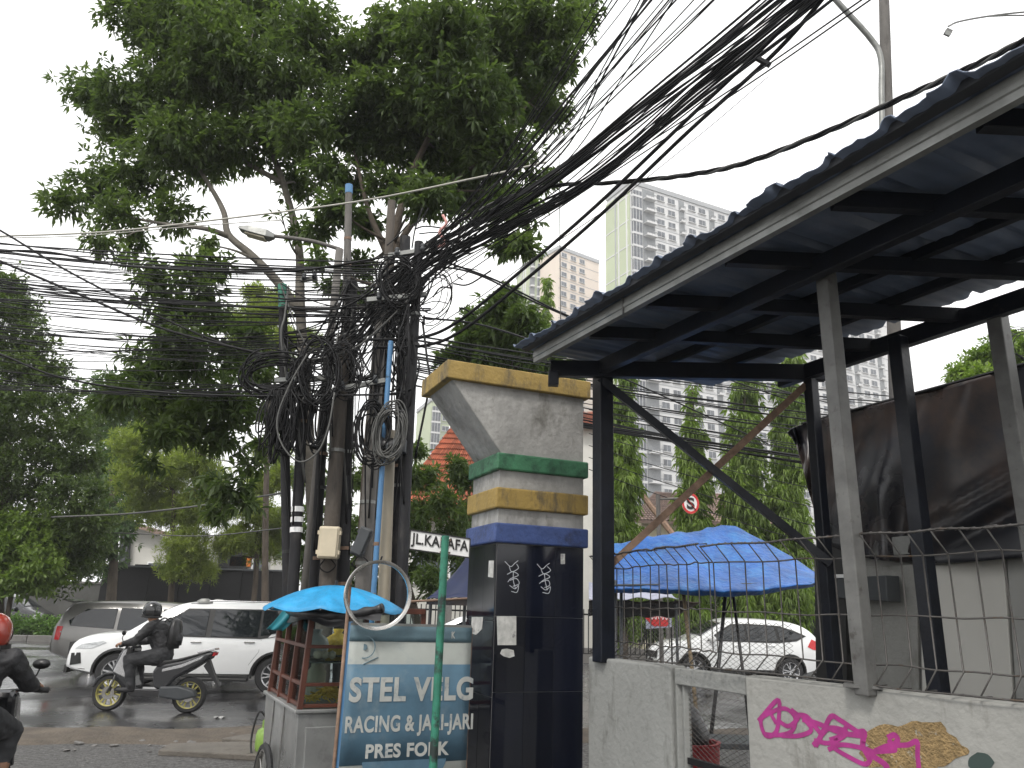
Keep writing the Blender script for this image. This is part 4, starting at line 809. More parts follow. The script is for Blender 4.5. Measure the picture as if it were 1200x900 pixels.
# rider behind the crossover, tiny
bx, by = 9.15, 25.2
make_scooter('black scooter half hidden behind the tail of the white crossover', (bx, by, G), math.pi-.5, 'cardark', 'alloy')
J, E, mi = rider_joints(lean=.1); r3 = person('rider in black with a silver helmet behind the tail of the white crossover', (bx, by, G), math.pi-.5, J, E, mi, ['jacket', 'trouser', 'skin', 'shoe'])
helmet(r3, (.12, 0, 1.555), 'helmetgrey', True)
# rider cut by the left edge, seen from behind
lx, ly = -3.99, 6.3; lr = math.radians(102)
J, E, mi = rider_joints(lean=-.02)
for k in list(J):        # one foot down, bare calf
    pass
mi[('knR', 'anR')] = 2; J['anR'] = (.16, -.2, .36, .042); J['heR'] = (.12, -.21, .28, .04); J['baR'] = (.24, -.22, .27, .04); J['toR'] = (.33, -.22, .27, .03); J['knR'] = (.26, -.2, .72, .085)
J['calfR'] = (.20, -.2, .5, .062); E.remove(('knR', 'anR')); E += [('knR', 'calfR'), ('calfR', 'anR')]; mi[('knR', 'calfR')] = 1; mi[('calfR', 'anR')] = 2
for k_ in list(J):
    if k_ in ('neck', 'head', 'crown', 'face'): J[k_] = (*J[k_][:2], J[k_][2]-.085, J[k_][3])
    elif k_ in ('chest', 'shL', 'shR'): J[k_] = (*J[k_][:2], J[k_][2]-.05, J[k_][3])
r2 = person('motorcyclist in black jacket and glossy orange-red helmet, cut by the left edge', (lx, ly, G), lr, J, E, mi, ['jacket', 'trouser', 'skin', 'shoe'], sub=2)
helmet(r2, (.055, 0, 1.455), 'helmetred', True, s=1.04)
sc2 = make_scooter('red and dark motorcycle of the rider in the orange-red helmet at left edge', (lx, ly, G), lr, 'cardark', 'chrome'); 
MB().prism([(-.3, -.15, .62), (-.75, -.15, .78), (-.8, -.15, .70), (-.3, -.15, .52)], (0, .3, 0)).build('red_side_panel', M['red'], sc2, local=True, bevel=.01)
backpack('black backpack worn by the motorcyclist at the left edge', (lx-.27*math.cos(lr), ly-.29*math.sin(lr), .98), lr, s=1.0)

# ============================================================ FOOD CART
cu = V((.90, .44, 0)).normalized(); cv = V((-.44, .90, 0)).normalized(); CO = V((-1.42, 5.78, 0))
def CP(s, t, z): return CO+cu*s+cv*t+V((0, 0, z))       # s along the front, t along the left side
cart = thing('food_cart', 'steel street food cart with brown wooden glass case, under a blue cover', 'food cart', CP(.45, .6, G))
def cbox(s0, s1, t0, t1, z0, z1): return MB().hexa([CP(s0, t0, z0), CP(s1, t0, z0), CP(s1, t1, z0), CP(s0, t1, z0), CP(s0, t0, z1), CP(s1, t0, z1), CP(s1, t1, z1), CP(s0, t1, z1)])
cz = .86
MB().hexa([CP(.04, .03, .02), CP(.9, .03, .02), CP(.9, 1.22, .02), CP(.04, 1.22, .02), CP(0, 0, cz), CP(.95, 0, cz), CP(.95, 1.26, cz), CP(0, 1.26, cz)]).build('body', M['stainless'], cart, bevel=.012)
cbox(-.02, .97, -.02, 1.28, cz, cz+.025).build('counter_edge', M['stainless'], cart, bevel=.006)
MB().hexa([CP(.1, -.004, .06), CP(.6, -.004, .06), CP(.6, .03, .06), CP(.1, .03, .06), CP(.07, -.012, .77), CP(.6, -.012, .77), CP(.6, .02, .77), CP(.07, .02, .77)]).build('door_panel', M['stainless'], cart, bevel=.004)
text('TDA', 'print', M['black'], cart, CP(.33, -.014, .50), cu, (0, 0, 1), .06, .028)
for t in (.42, .84): MB().tube([CP(-.002, t, .06), CP(-.002, t, cz)], .006, 5).build('sheet_seam', M['postgrey'], cart)
z0, z1 = cz+.025, 1.56
def cbar(a, c, w=.028, nm='frame_bar', m='wood'): return MB().bar(a, c, w, w, up=cv).build(nm, M[m], cart, bevel=.003)
for s, t in ((.02, .02), (.45, .02), (.9, .02), (.02, 1.2), (.9, 1.2)): cbar(CP(s, t, z0), CP(s+(.03 if s < .1 else 0), t+(.02 if t < .1 else 0), z1), .038)
for t in (.40, .80): cbar(CP(.02, t, z0), CP(.045, t, z1), .03)
for z in (z0+.02, z0+.16, 1.30, z1):
    cbar(CP(.02, .02, z), CP(.9, .02, z), .024 if z < z1 else .04)
    cbar(CP(.03, .02, z), CP(.03, 1.2, z), .024 if z < z1 else .04)
cbar(CP(.9, .02, z1), CP(.9, 1.2, z1)); cbar(CP(.02, 1.2, z1), CP(.9, 1.2, z1))
MB().add([CP(.04, .035, z0), CP(.9, .035, z0), CP(.9, .035, z1), CP(.05, .035, z1)], [(0, 1, 2, 3)]).build('glass_pane', M['glass'], cart, solid=.003)
for t0, t1 in ((.04, .3), (.3, .58), (.58, .88), (.88, 1.2)): MB().add([CP(.035, t0, z0), CP(.035, t1, z0), CP(.05, t1, z1), CP(.05, t0, z1)], [(0, 1, 2, 3)]).build('glass_pane', M['glass'], cart, solid=.003)
cbox(.05, .88, .08, 1.15, 1.19, 1.20).build('shelf', M['glass'], cart); cbox(.06, .88, .06, 1.15, 1.185, 1.192).build('shelf_rail', M['chrome'], cart)
nd = MB()
for _ in range(150):
    a = U(0, 6.28); rr = U(0, .16); c = CP(.27+rr*math.cos(a), .24+rr*.7*math.sin(a), z0+.03+.09*(1-rr/.17)); d = V((U(-1, 1), U(-1, 1), U(-.5, .5)))*.05; nd.tube([c-d, c+V((0, 0, .012)), c+d], .005, 4)
o = nd.build('noodle_heap', M['food']); put(o, 'heap of yellow noodles behind the glass of the food cart', 'noodles')
MB_eggs = None
for i in range(5):
    o = MB().lathe([(0, -.03), (.024, -.018), (.03, 0), (.024, .02), (0, .033)], 12).build('egg', M['cream'], smooth=1); o.location = CP(.15+.05*(i % 3), .16+.05*(i//3), 1.235)
    put(o, 'pale egg on the glass shelf inside the food cart', 'egg', 'eggs on the cart shelf')
for i in range(4):
    o = MB().lathe([(0, 0), (.04, 0), (.075, .045), (.078, .05), (.07, .048), (.036, .008), (0, .008)], 18).build('bowl', M['white'], smooth=40); o.location = CP(.62, .22, z0+.03+.018*i); put(o, ['lowest', 'second', 'third', 'topmost'][i]+' white bowl of the stack inside the food cart', 'bowl', 'stacked bowls in the cart')
for i, (s_, t_, m_) in enumerate(((.5, .5, 'cream'), (.3, .8, 'housecream'), (.65, .85, 'galv'))):
    o = MB().lathe([(0, 0), (.07, 0), (.075, .02), (.075, .17), (.05, .2), (.05, .23), (0, .23)], 16).build('jar', M[m_], smooth=40); o.location = CP(s_, t_, z0+.02); put(o, ['cream coloured', 'yellowish', 'metal'][i]+' jar standing inside the food cart behind the noodles', 'jar')
for i, (s_, t_) in enumerate(((.2, .5), (.4, .62), (.55, .3))):
    o = MB().lathe([(0, 0), (.08, .01), (.11, .07), (.09, .13), (.03, .17), (.045, .2), (0, .2)], 10).build('food_bag', M[('housewhite', 'food', 'cream')[i]], smooth=1); o.location = CP(s_, t_, 1.205); put(o, ['white', 'yellow', 'cream'][i]+' bag of food on the glass shelf inside the cart', 'bag')
# wheel on the left flank
wc = CP(-.05, .72, .16); Rw = Mx.Rotation(math.atan2(cu.y, cu.x), 3, 'Z') @ Mx.Rotation(math.pi/2, 3, 'Y')
Mw = Mx.Translation(wc+V((0, 0, .05))) @ Rw.to_4x4() @ Mx.Scale(1.15, 4)
MB().lathe([(.275, -.02), (.30, -.018), (.312, 0), (.30, .018), (.275, .02)], 36, Mw, closed=True).build('wheel_tyre', M['rubber'], cart, smooth=40)
b = MB(); b.lathe([(.26, -.016), (.275, -.016), (.275, .016), (.26, .016)], 36, Mw, closed=True); b.lathe([(0, -.03), (.03, -.03), (.03, .03), (0, .03)], 12, Mw)
for k in range(18): a = k*.349; b.tube([Mw @ V((.03*math.cos(a), .03*math.sin(a), .02)), Mw @ V((.262*math.cos(a+.3), .262*math.sin(a+.3), 0))], .003, 4)
b.build('wheel_rim', M['rimsteel'], cart, smooth=40)
# blue cover: shallow domed umbrella cloth
uc = at(392, 708, 5.95); 
def dome(a, f):
    r = .51*f*(1+.02*math.cos(8*a)); z = .165*(1-f**1.9)-.03*f*abs(math.sin(4*a))
    return uc+V((r*math.cos(a), r*.85*math.sin(a), z-.03+.0*f))
um = thing('umbrella', 'bright blue umbrella cloth lying flat over the food cart roof', 'umbrella', uc)
MB().grid(lambda u, v: dome(u*2*math.pi, v), 64, 10).build('canopy', M['cyan'], um, smooth=1, solid=.002)
for k in range(8): a = 2*math.pi*k/8; MB().tube([dome(a, f/5)-V((0, 0, .012)) for f in range(1, 6)], .005, 5).build('rib', M['galv'], um, smooth=1)
MB().tube([uc+V((0, 0, .1)), uc+V((0, 0, .17))], .012, 8).build('ferrule', M['blackpl'], um)
a0, a1, a2, a3 = at(338, 706, 6.3), at(312, 737, 6.35), at(331, 739, 6.3), at(352, 716, 6.2)
o = MB().grid(lambda u, v: a0.lerp(a3, u).lerp(a1.lerp(a2, u), v)+V((0, .02*math.sin(u*9), -.015*math.sin(v*3))), 8, 8).build('teal_flap', M['teal'], solid=.003, smooth=1); put(o, 'teal plastic flap hanging at the left end of the cart roof', 'flap')
p = [at(330, 716, 6.6), at(362, 719, 5.75), at(405, 721, 5.6), at(448, 713, 5.5)]
b = MB(); q = spl(p, 10); b.tube(q, [.03+.006*math.sin(i*1.3) for i in range(len(q))], 12)
b.grid(lambda u, v: q[int(u*(len(q)-1))]+V((.0, -.03+.02*math.sin(v*4), -.06*v-.02*math.sin(u*14)*v)), 30, 5)
o = b.build('rolled_tarp', M['blackpl'], smooth=1); put(o, 'rolled black tarp lashed along the front edge of the cart roof', 'tarp roll')
# gas bottle
g0 = atz(311, 887, G); gb = thing('gas_bottle', 'small lime green gas bottle on the ground left of the food cart', 'gas bottle', g0)
MB().lathe([(0, .03), (.09, .03), (.125, .07), (.135, .12), (.135, .24), (.12, .29), (.07, .325), (.03, .33), (.03, .36), (0, .36)], 24, Mx.Translation(g0)).build('bottle', M['gas'], gb, smooth=40)
MB().lathe([(.085, 0), (.095, .0), (.095, .04), (.085, .04)], 20, Mx.Translation(g0), closed=True).build('foot_ring', M['gas'], gb)
MB().lathe([(.07, .33), (.075, .33), (.075, .40), (.07, .40)], 20, Mx.Translation(g0), closed=True).build('collar', M['gas'], gb)
o = MB().tube(spl([g0+V((0, 0, .37)), g0+V((-.1, -.1, .5)), g0+V((-.16, -.1, .2)), g0+V((-.05, -.25, .02)), g0+V((.2, -.3, .05)), CP(0, .9, .3)], 6), .012, 7).build('gas_hose', M['rubber'], smooth=1); put(o, 'black gas hose looping from the green bottle to the food cart', 'hose')

# ============================================================ SIGNBOARD, RIM, STREET NAME SIGN
sA = at(411, 733, 5.0); sB = at(553, 736, 5.32); sA = V((sA.x, sA.y, 1.475)); sB = V((sB.x, sB.y, 1.475)); su = (sB-sA); su.z = 0; swid = su.length; su.normalize(); sn = V((su.y, -su.x, 0))
SH = 1.06; sg = thing('signboard', 'faded blue and cream workshop signboard reading STEL VELG in front of the food cart', 'signboard', (sA+sB)/2-V((0, 0, SH)))
def SPt(u, v, o=0): return sA+su*(u*swid)-V((0, 0, v*SH))+sn*o
def band(v0, v1, m, o, nm, u0=0, u1=1):
    MB().grid(lambda u, v: SPt(u0+(u1-u0)*u, v0+(v1-v0)*v, o), 16, 3).build(nm, M[m], sg, smooth=1, solid=.0016)
band(0, 1, 'signcream', 0, 'panel')
band(.0, .088, 'signhead', .0025, 'header_band'); band(.215, .75, 'signblue', .0025, 'blue_band')
b = MB(); b.prism([SPt(.5+.33*math.cos(a), .735+.14*math.sin(a), .0031) for a in np.linspace(0, math.pi, 24)], sn*.0012); b.build('blue_oval', M['signblue'], sg)
band(.915, 1.0, 'black', .0028, 'bottom_band')
def st(body, u, v, w, h, m='signtext', off=.02): text(body, 'lettering', M[m], sg, SPt(u, v, .0060), su, (0, 0, 1), w*swid, h*SH, off)
st('STEL VELG', .53, .352, 1.0, .135, off=.035); st('RACING & JARI-JARI', .53, .55, 1.02, .115, off=.028); st('PRES FORK', .52, .68, .66, .075, off=.035)
st('K', .84, .045, .03, .04); st('JL.KATAPANG NO', .53, .975, .96, .07, 'signcream', .03)
c = SPt(.12, .12, .004)
b = MB(); Rs = Mx.Translation(c) @ Mx.Rotation(math.pi/2, 4, 'X'); b.lathe([(.062, -.001), (.068, -.001), (.068, .001), (.062, .001)], 30, Rs, closed=True); b.lathe([(0, -.001), (.018, -.001), (.018, .001)], 16, Rs); b.tube([c+su*.0-V((0, 0, .10)), c+su*.09-V((0, 0, .06))], .003, 4); b.build('wheel_emblem', M['signhead'], sg)
MB().bar(SPt(0, -.02, -.02), SPt(0, -.02, -.02)-V((0, 0, 1.62)), .02, .03).build('side_frame', M['pipeblue'], sg)
MB().bar(SPt(0, -.005, -.012), SPt(1, -.005, -.012), .02, .02).build('top_frame', M['galv'], sg)
MB().bar(SPt(1, 0, -.02), SPt(1, 0, -.02)-V((0, 0, 1.62)), .025, .025).build('side_frame', M['rust'], sg)
MB().tube([SPt(-.035, 1.5, -.01), SPt(-.03, -.22, -.01)], .011, 8).build('upright', M['rust'], sg, smooth=1)
rc = at(443, 697, 5.02); rr = 36.5/902*5.25
Mr = Mx.Translation(rc) @ Mx.Rotation(.38, 4, 'Z') @ Mx.Rotation(math.pi/2, 4, 'X') 
o = thing('bicycle_rim', 'bare dull chrome bicycle rim standing on the top edge of the signboard', 'rim', rc)
MB().lathe([(rr*.9, -.012), (rr*.93, -.017), (rr, -.019), (rr*.975, -.006), (rr*.975, .006), (rr, .019), (rr*.93, .017), (rr*.9, .012)], 48, Mr, closed=True).build('rim', M['rimsteel'], o, smooth=50)
MB().tube([Mr @ V((0, rr, 0)), Mr @ V((.0, rr+.02, .03))], .006, 6).build('valve', M['blackpl'], o)
gp = thing('street_name_sign', 'black on white street name plate JL.KARAFA behind a peeling green post', 'sign', at(521, 700, 4.85)*1)
p0, p1 = at(522, 628, 4.85), at(517, 905, 4.85); p1 = V((p0.x, p0.y, G))
MB().tube([p1, p0], .024, 12).build('post', M['posgreen'], gp, smooth=40)
e0 = at(481, 621, 4.93); e1 = at(551, 631.5, 5.0); eu = (e1-e0); h = .118
b = MB(); b.prism([e0, e1, e1-V((0, 0, h)), e0-V((0, 0, h))], (0, .012, 0)); b.build('plate', M['white'], gp, bevel=.002)
eu2 = eu.normalized(); en = V((0, -.003, 0)); cc = (e0+e1)/2-V((0, 0, h/2))
b = MB()
for a, c in ((e0, e1), (e0-V((0, 0, h)), e1-V((0, 0, h))), (e0, e0-V((0, 0, h))), (e1, e1-V((0, 0, h)))): b.bar(a+en, c+en, .006, .008)
b.build('border', M['black'], gp); text('JL.KARAFA', 'lettering', M['black'], gp, cc+V((0, -.004, 0)), eu2, (0, 0, 1), eu.length*.95, .088, .022)
for z in (.02, h-.02): MB().bar(p0+V((-.03, .03, -z)), p0+V((.03, .06, -z)), .01, .012).build('clamp', M['rust'], gp)

# ============================================================ BLUE TARP STALL and things under it
st_ = thing('tarp_stall', 'street stall under a sagging bright blue tarpaulin on thin poles, behind the wire fence', 'stall', (2.8, 9.6, G))
def bt():
    E0 = [at(706, 690, 9.0), at(765, 690, 8.9), at(822, 692, 8.8), at(880, 693, 8.8), at(957, 682, 9.0)]; R0 = [at(706, 640, 10.0), at(760, 630, 10.1), at(815, 623, 10.2), at(862, 617, 10.3), at(962, 675, 9.6)]; Bk = [p+V((.05, 1.2, -.45*max(0, p.z-2.1))) for p in R0]
    e, r_, k = (spl(x, 10) for x in (E0, R0, Bk)); n = len(e)-1
    def f(u, v):
        i = min(int(u*n+.5), n); w = (.012*math.sin(u*37+v*8)+.008*math.sin(u*71-v*13)+.012*math.sin(v*17+u*9)+.012*abs(math.sin(u*19+v*21)))
        if v < .12: q = (e[i]-V((0, -.06, .0))).lerp(e[i], v/.12); q = e[i]-V((0, -.10+.1*v/.12, .05-.05*v/.12))+V((0, 0, w*.4)); return q
        if v < .65: t = (v-.12)/.53; return e[i].lerp(r_[i], t)+V((0, 0, -.12*math.sin(math.pi*t)*(.6+.4*math.sin(u*11))*min(1, (1-u)*3)+w))+V((0, w*.6, 0))
        return r_[i].lerp(k[i], (v-.65)/.35)+V((0, 0, w))
    return MB().grid(f, n, 48).build('tarpaulin', M['tarpblue'], st_, smooth=1, solid=.003)
bt()
for a, c, Y, m, r_ in (((800, 688), (822, 900), 9.2, 'bamboo', .022), ((851, 688), (836, 830), 9.3, 'blackpl', .022), ((858, 688), (876, 840), 9.3, 'blackpl', .018), ((720, 680), (720, 800), 9.2, 'darkbox', .022), ((728, 680), (727, 800), 9.4, 'darkbox', .02)):
    A = at(*a, Y); B = at(*c, Y-.3); B = A+(B-A)*((A.z-G)/(A.z-B.z)); MB().tube([A, (A+B)/2+V((.01, 0, 0)), B], r_, 8).build('pole', M[m], st_, smooth=1)
MB().tube([at(706, 686, 9.05), at(957, 684, 9.05)], .015, 6).build('ridge_pole', M['darkbox'], st_)
p = [at(862, 690, 9.2), at(846, 730, 9.2), at(838, 780, 9.1), at(800, 800, 9.0), at(772, 812, 9)]; o = MB().tube(spl(p, 8), .008, 5).build('slack_rope', M['cable']); put(o, 'slack dark rope hanging down beside the leaning stall poles', 'rope')
s2 = thing('awning', 'grey-lilac awning with dark underside behind the blue tarpaulin stall', 'awning', at(740, 760, 13.5))
e = [at(690, 702, 12.8), at(796, 701, 12.8), at(782, 686, 14.5), at(690, 682, 14.5)]
MB().grid(lambda u, v: e[0].lerp(e[1], u).lerp(e[3].lerp(e[2], u), v)-V((0, 0, .06*math.sin(v*3.14)+.02*math.sin(u*20))), 24, 8).build('cloth', M['canopygrey'], s2, smooth=1, solid=.01)
e2 = [at(690, 704, 12.9), at(822, 705, 12.9), at(790, 723, 13.4), at(690, 722, 13.4)]
MB().grid(lambda u, v: e2[0].lerp(e2[1], u).lerp(e2[3].lerp(e2[2], u), v)+V((0, 0, .015*math.sin(u*25))), 24, 6).build('dark_underside', M['tarpblack'], s2, smooth=1, solid=.01)  # dark sheet standing in for the shade under the awning
for px in (706, 792): MB().tube([at(px, 703, 13), V((at(px, 703, 13).x, 13, G))], .025, 6).build('pole', M['darkbox'], s2)
e = [at(758, 684, 15.5), at(788, 684, 15.5), at(788, 700, 15.5), at(758, 700, 15.5)]; o = MB().prism(e, (0, .02, 0)).build('green_banner', M['gas']); put(o, 'small pale green banner hanging behind the grey-lilac awning', 'banner')
po = thing('red_poster', 'red poster with white marks and pale blue border tied to the far fence', 'poster', at(772, 725, 18))
e = [at(757, 713, 18), at(787, 712, 18), at(787, 735, 18), at(757, 737, 18)]; MB().prism(e, (0, .02, 0)).build('sheet', M['canopygrey'], po)
cc = sum(e, V())/4; MB().prism([cc+V((.27*math.cos(a)*(1-.12*math.cos(3*a)), -.006, .19*math.sin(a)*(1+.1*math.sin(5*a)))) for a in np.linspace(0, 6.28, 20)[:-1]], (0, .004, 0)).build('red_field', M['red'], po)
b = MB(); 
for k in range(5): ribbon(b, [cc+V((-.18+.08*k, -.008, .05)), cc+V((-.15+.08*k, -.008, -.03)), cc+V((-.12+.08*k, -.008, .04))], .014, V((0, -.002, 0)), 3)
b.build('white_marks', M['white'], po)
for a in (757, 786): MB().tube([at(a, 712, 18.05), V((at(a, 712, 18.05).x, 18.05, G))], .02, 6).build('stake', M['darkfence'], po)
bn = atz(800, 1010, G); bn = V((at(806, 880, 7.0).x, 7.0, G)); bt_ = thing('red_bin', 'red plastic barrel with a black sack in it, seen through the gate', 'barrel', bn)
MB().lathe([(0, 0), (.2, 0), (.24, .35), (.26, .7), (.27, .74), (.24, .74), (.23, .6)], 24, Mx.Translation(bn)).build('barrel', mat('dull_red_plastic', (.25, .015, .02), .5, var=.2), bt_, smooth=40)
o = MB().lathe([(0, .64), (.2, .66), (.22, .8), (.13, .98), (.05, 1.05), (0, 1.06)], 11, Mx.Translation(bn-V((.03, 0, 0)))).build('black_sack', M['blackpl'], smooth=1); put(o, 'knotted black rubbish sack standing in the red barrel', 'rubbish sack')
bx_ = at(850, 880, 8.2); tb = thing('stall_table', 'low dark table standing behind the gate mesh', 'table', (bx_.x, 8.2, G))
MB().box((bx_.x, 8.2, .42), (1.0, .6, .05)).build('table_top', M['darkbox'], tb, bevel=.005)
for i in (-1, 1):
    for j in (-1, 1): MB().bar((bx_.x+i*.45, 8.2+j*.25, G), (bx_.x+i*.45, 8.2+j*.25, .4), .04, .04).build('leg', M['darkbox'], tb)
# navy awning left of the pillar
na = thing('navy_awning', 'dark navy canvas awning between the street name plate and the tiled pillar', 'awning', at(530, 760, 8))
q = [at(500, 702, 7.6), at(560, 700, 7.6), at(580, 640, 8.6), at(553, 644, 8.6)]; MB().grid(lambda u, v: q[0].lerp(q[1], u).lerp(q[3].lerp(q[2], u), v)+V((0, 0, -.05*math.sin(3.14*v)+.01*math.sin(u*14))), 14, 10).build('canvas', M['tarpnavy'], na, smooth=1, solid=.008)
q2 = [at(500, 702, 7.6), at(560, 700, 7.6)]; MB().prism([q2[0], q2[1], q2[1]-V((0, 0, .08)), q2[0]-V((0, 0, .05))], (0, .01, 0)).build('valance', M['tarpblack'], na)
for px in (505, 545): MB().tube([at(px, 702, 7.7), V((at(px, 702, 7.7).x, 7.7, G))], .018, 6).build('pole', M['darkbox'], na)
MB().tube([at(478, 705, 7.5), at(553, 701, 7.6)], .012, 6).build('front_bar', M['rust'], na)
# no-stopping sign
ns = thing('no_stopping_sign', 'round red-ringed sign with crossed black S on a cantilever bracket, above the blue tarpaulin', 'traffic sign', V((at(771, 650, 20).x, 20, G)))
pz = at(771, 580, 20); MB().tube([V((pz.x, 20, G)), pz], .055, 10).build('pole', M['polegrey'], ns, smooth=40)
c = at(809, 590, 19.9); MB().tube([at(771, 585, 20), at(800, 584, 20)], .03, 8).build('bracket', M['polegrey'], ns)
Rf = Mx.Translation(c) @ Mx.Rotation(math.pi/2, 4, 'X') @ Mx.Diagonal((.82, 1, 1, 1))
for nm, r0, r1, m, o in (('disc', 0, .25, 'white', 0),): MB().lathe([(0, 0), (.27, 0), (.27, .02), (0, .02)], 32, Rf).build(nm, M[m], ns)
MB().lathe([(.205, .022), (.27, .022), (.27, .028), (.205, .028)], 32, Rf, closed=True).build('red_ring', M['red'], ns)
text('S', 'letter', M['black'], ns, c-V((0, .035, 0)), (1, 0, 0), (0, 0, 1), .2, .3, .04)
MB().bar(c+V((-.13, -.045, .17)), c+V((.13, -.045, -.17)), .012, .045, up=V((0, 1, 0))).build('red_slash', M['red'], ns)

# ============================================================ TOWERS AND HOUSES
def tower(name, label, cx0, cx1, Y0, Y1, pxt, pyt, spec, H0, side_w, side_mat, floors, cat='apartment tower', wallm='towerwhite', depth=16, group=None):
    """facade from pixel column cx0 (distance Y0) to cx1 (distance Y1); top set from (pxt,pyt) at Y0"""
    a = at(cx0, pyt, Y0); c = at(cx1, 400, Y1); A = V((a.x, a.y, 0)); B = V((c.x, c.y, 0)); top = at(pxt, pyt, Y0).z
    d = (B-A); L = d.length; d.normalize(); n = V((-d.y, d.x, 0)); n = -n if n.y > 0 else n     # outward, towards the camera
    t = thing(name, label, cat, (A+B)/2+V((0, 0, G)), 0, group); fh = H0; base = top-fh*floors
    MB().hexa([A, B, B-n*depth, A-n*depth]+[p+V((0, 0, top)) for p in (A, B, B-n*depth, A-n*depth)]).build('wall', M[wallm], t)
    MB().hexa([A+n*.3-d*.3+V((0, 0, top)), B+n*.3+V((0, 0, top)), B-n*depth+V((0, 0, top)), A-n*depth-d*.3+V((0, 0, top))]+[p+V((0, 0, top+1.1)) for p in (A+n*.3-d*.3, B+n*.3, B-n*depth, A-n*depth-d*.3)]).build('parapet', M['towergrey'], t)
    def bx(b, s0, s1, z0, z1, o0, o1, m=0): b.hexa([A+d*s0+n*o1, A+d*s1+n*o1, A+d*s1+n*o0, A+d*s0+n*o0]+[p+V((0, 0, z1-z0)) for p in (A+d*s0+n*o1, A+d*s1+n*o1, A+d*s1+n*o0, A+d*s0+n*o0)], m) if 0 else b.hexa([p+V((0, 0, z0)) for p in (A+d*s0+n*o1, A+d*s1+n*o1, A+d*s1+n*o0, A+d*s0+n*o0)]+[p+V((0, 0, z1)) for p in (A+d*s0+n*o1, A+d*s1+n*o1, A+d*s1+n*o0, A+d*s0+n*o0)], m)
    win = MB(); frm = MB(); shaft = MB(); slab = MB(); line = MB(); bal = None
    for k in range(floors):
        z = base+k*fh
        if z < 3: continue
        bx(line, 0, L, z-.06, z+.06, 0, .06)
    first = None
    for kind, s in spec:
        if kind == 'w':
            for k in range(floors):
                z = base+k*fh
                if z < 3: continue
                w = .95; bx(frm, s-w-.12, s+w+.12, z+.88, z+2.42, .0, .14); bx(win, s-w, s-.04, z+1.0, z+2.3, .1, .16); bx(win, s+.04, s+w, z+1.0, z+2.3, .1, .16)
                bx(frm, s-w-.2, s+w+.2, z+.8, z+.9, 0, .4)
        elif kind in 'sb':
            hw = .75 if kind == 's' else 1.6
            bx(shaft, s-hw, s+hw, 3, top-.4, .0, .10)
            for k in range(floors):
                z = base+k*fh
                if z < 3: continue
                if kind == 'b' or k % 1 == 0:
                    if first is None or first[0] != kind:
                        b = MB(); ww = hw*.9; dd = 1.3 if kind == 'b' else .8
                        def q(x0, x1, z0, z1, o0, o1, m): b.hexa([d*x0+n*o1+V((0, 0, z0)), d*x1+n*o1+V((0, 0, z0)), d*x1+n*o0+V((0, 0, z0)), d*x0+n*o0+V((0, 0, z0)), d*x0+n*o1+V((0, 0, z1)), d*x1+n*o1+V((0, 0, z1)), d*x1+n*o0+V((0, 0, z1)), d*x0+n*o0+V((0, 0, z1))], m)
                        q(-ww, ww, 0, .16, .1, dd, 0); q(-ww, ww, .95, 1.05, dd-.08, dd, 1); q(-ww, ww, .16, .5, dd-.06, dd, 0)
                        for xx in np.linspace(-ww, ww-.06, 5): q(xx, xx+.06, .16, 1.0, dd-.06, dd, 1)
                        if kind == 's': q(-.35, .4, .2, .85, .3, dd-.15, 2)
                        o = b.build('balcony', [M['towerwhite'], M['towerrail'], M['towergrey']], t, local=True); first = (kind, o)
                    o = first[1] if first[1].get('used') is None else link('balcony', first[1].data, t); first[1]['used'] = 1
                    o.location = A+d*s+V((0, 0, z))-wl(t)
        elif kind == 'g':     # glazed bay
            bx(win, s-1.2, s+1.2, 6, top-1.5, .0, .5)
            for k in range(floors):
                z = base+k*fh
                if z > 3: bx(frm, s-1.3, s+1.3, z-.15, z+.35, 0, .6)
            for xx in (-1.25, -.4, .4, 1.2): bx(frm, s+xx, s+xx+.07, 6, top-1.5, .5, .58)
    win.build('window_panes', M['towerglass'], t, kind='stuff'); frm.build('window_frames', M['towerwhite'], t, kind='stuff'); line.build('floor_lines', M['towergrey'], t, kind='stuff')
    if shaft.v: shaft.build('recess', M['towerrail'], t, kind='stuff')
    if side_w:   # green side wall with vertical fins, seen obliquely at the left
        C = A-n*side_w; b = MB(); b.hexa([A-d*.4, A, C, C-d*.4]+[p+V((0, 0, top-1.2)) for p in (A-d*.4, A, C, C-d*.4)]); b.build('side_wall', M[side_mat], t)
        for f, mm in ((.08, 'towerwhite'), (.42, 'towerwhite'), (.55, 'towergrey')): p = A-n*side_w*f; MB().bar(p-d*.5, p-d*.5+V((0, 0, top-1)), .2, .3).build('fin', M[mm], t)
        for k in range(floors):
            z = base+k*fh
            if z > 3 and k % 2 == 0: MB().bar(A-d*.42+V((0, 0, z)), C-d*.42+V((0, 0, z)), .12, .25).build('floor_band', M['towerwhite'], t)
    for o in list(t.children):
        if 'used' in o: del o['used']
    return t
sp = [('g', 1.6), ('b', 4.9)]; s = 8.2
for i in range(13):
    if i: sp.append(('s', s)); s += 2.9
    sp += [('w', s), ('w', s+3.0)]; s += 5.9
L1 = 66; sp = [q for q in sp if q[1] < 76]
tower('apartment_tower', 'tall pale grey apartment tower with green left flank, rising behind the steel shelter', 738, 1058, 150, 188, 738, 215, sp, 3.0, 9, 'towergreen', 31, depth=9)
tower('apartment_tower', 'cream apartment tower with three window columns, left of the pale grey tower', 655, 702, 205, 214, 655, 292, [('w', 1.9), ('w', 5.4), ('w', 8.8)], 3.05, 0, 'towergreen', 30, wallm='towercream')
tower('apartment_tower', 'narrow pale tower with green strips beside the cream tower, half hidden by foliage', 619, 655, 212, 214, 619, 303, [('s', 1.4), ('g', 4.1), ('b', 6.9)], 3.05, 8, 'towergreen', 29, wallm='towergreen')
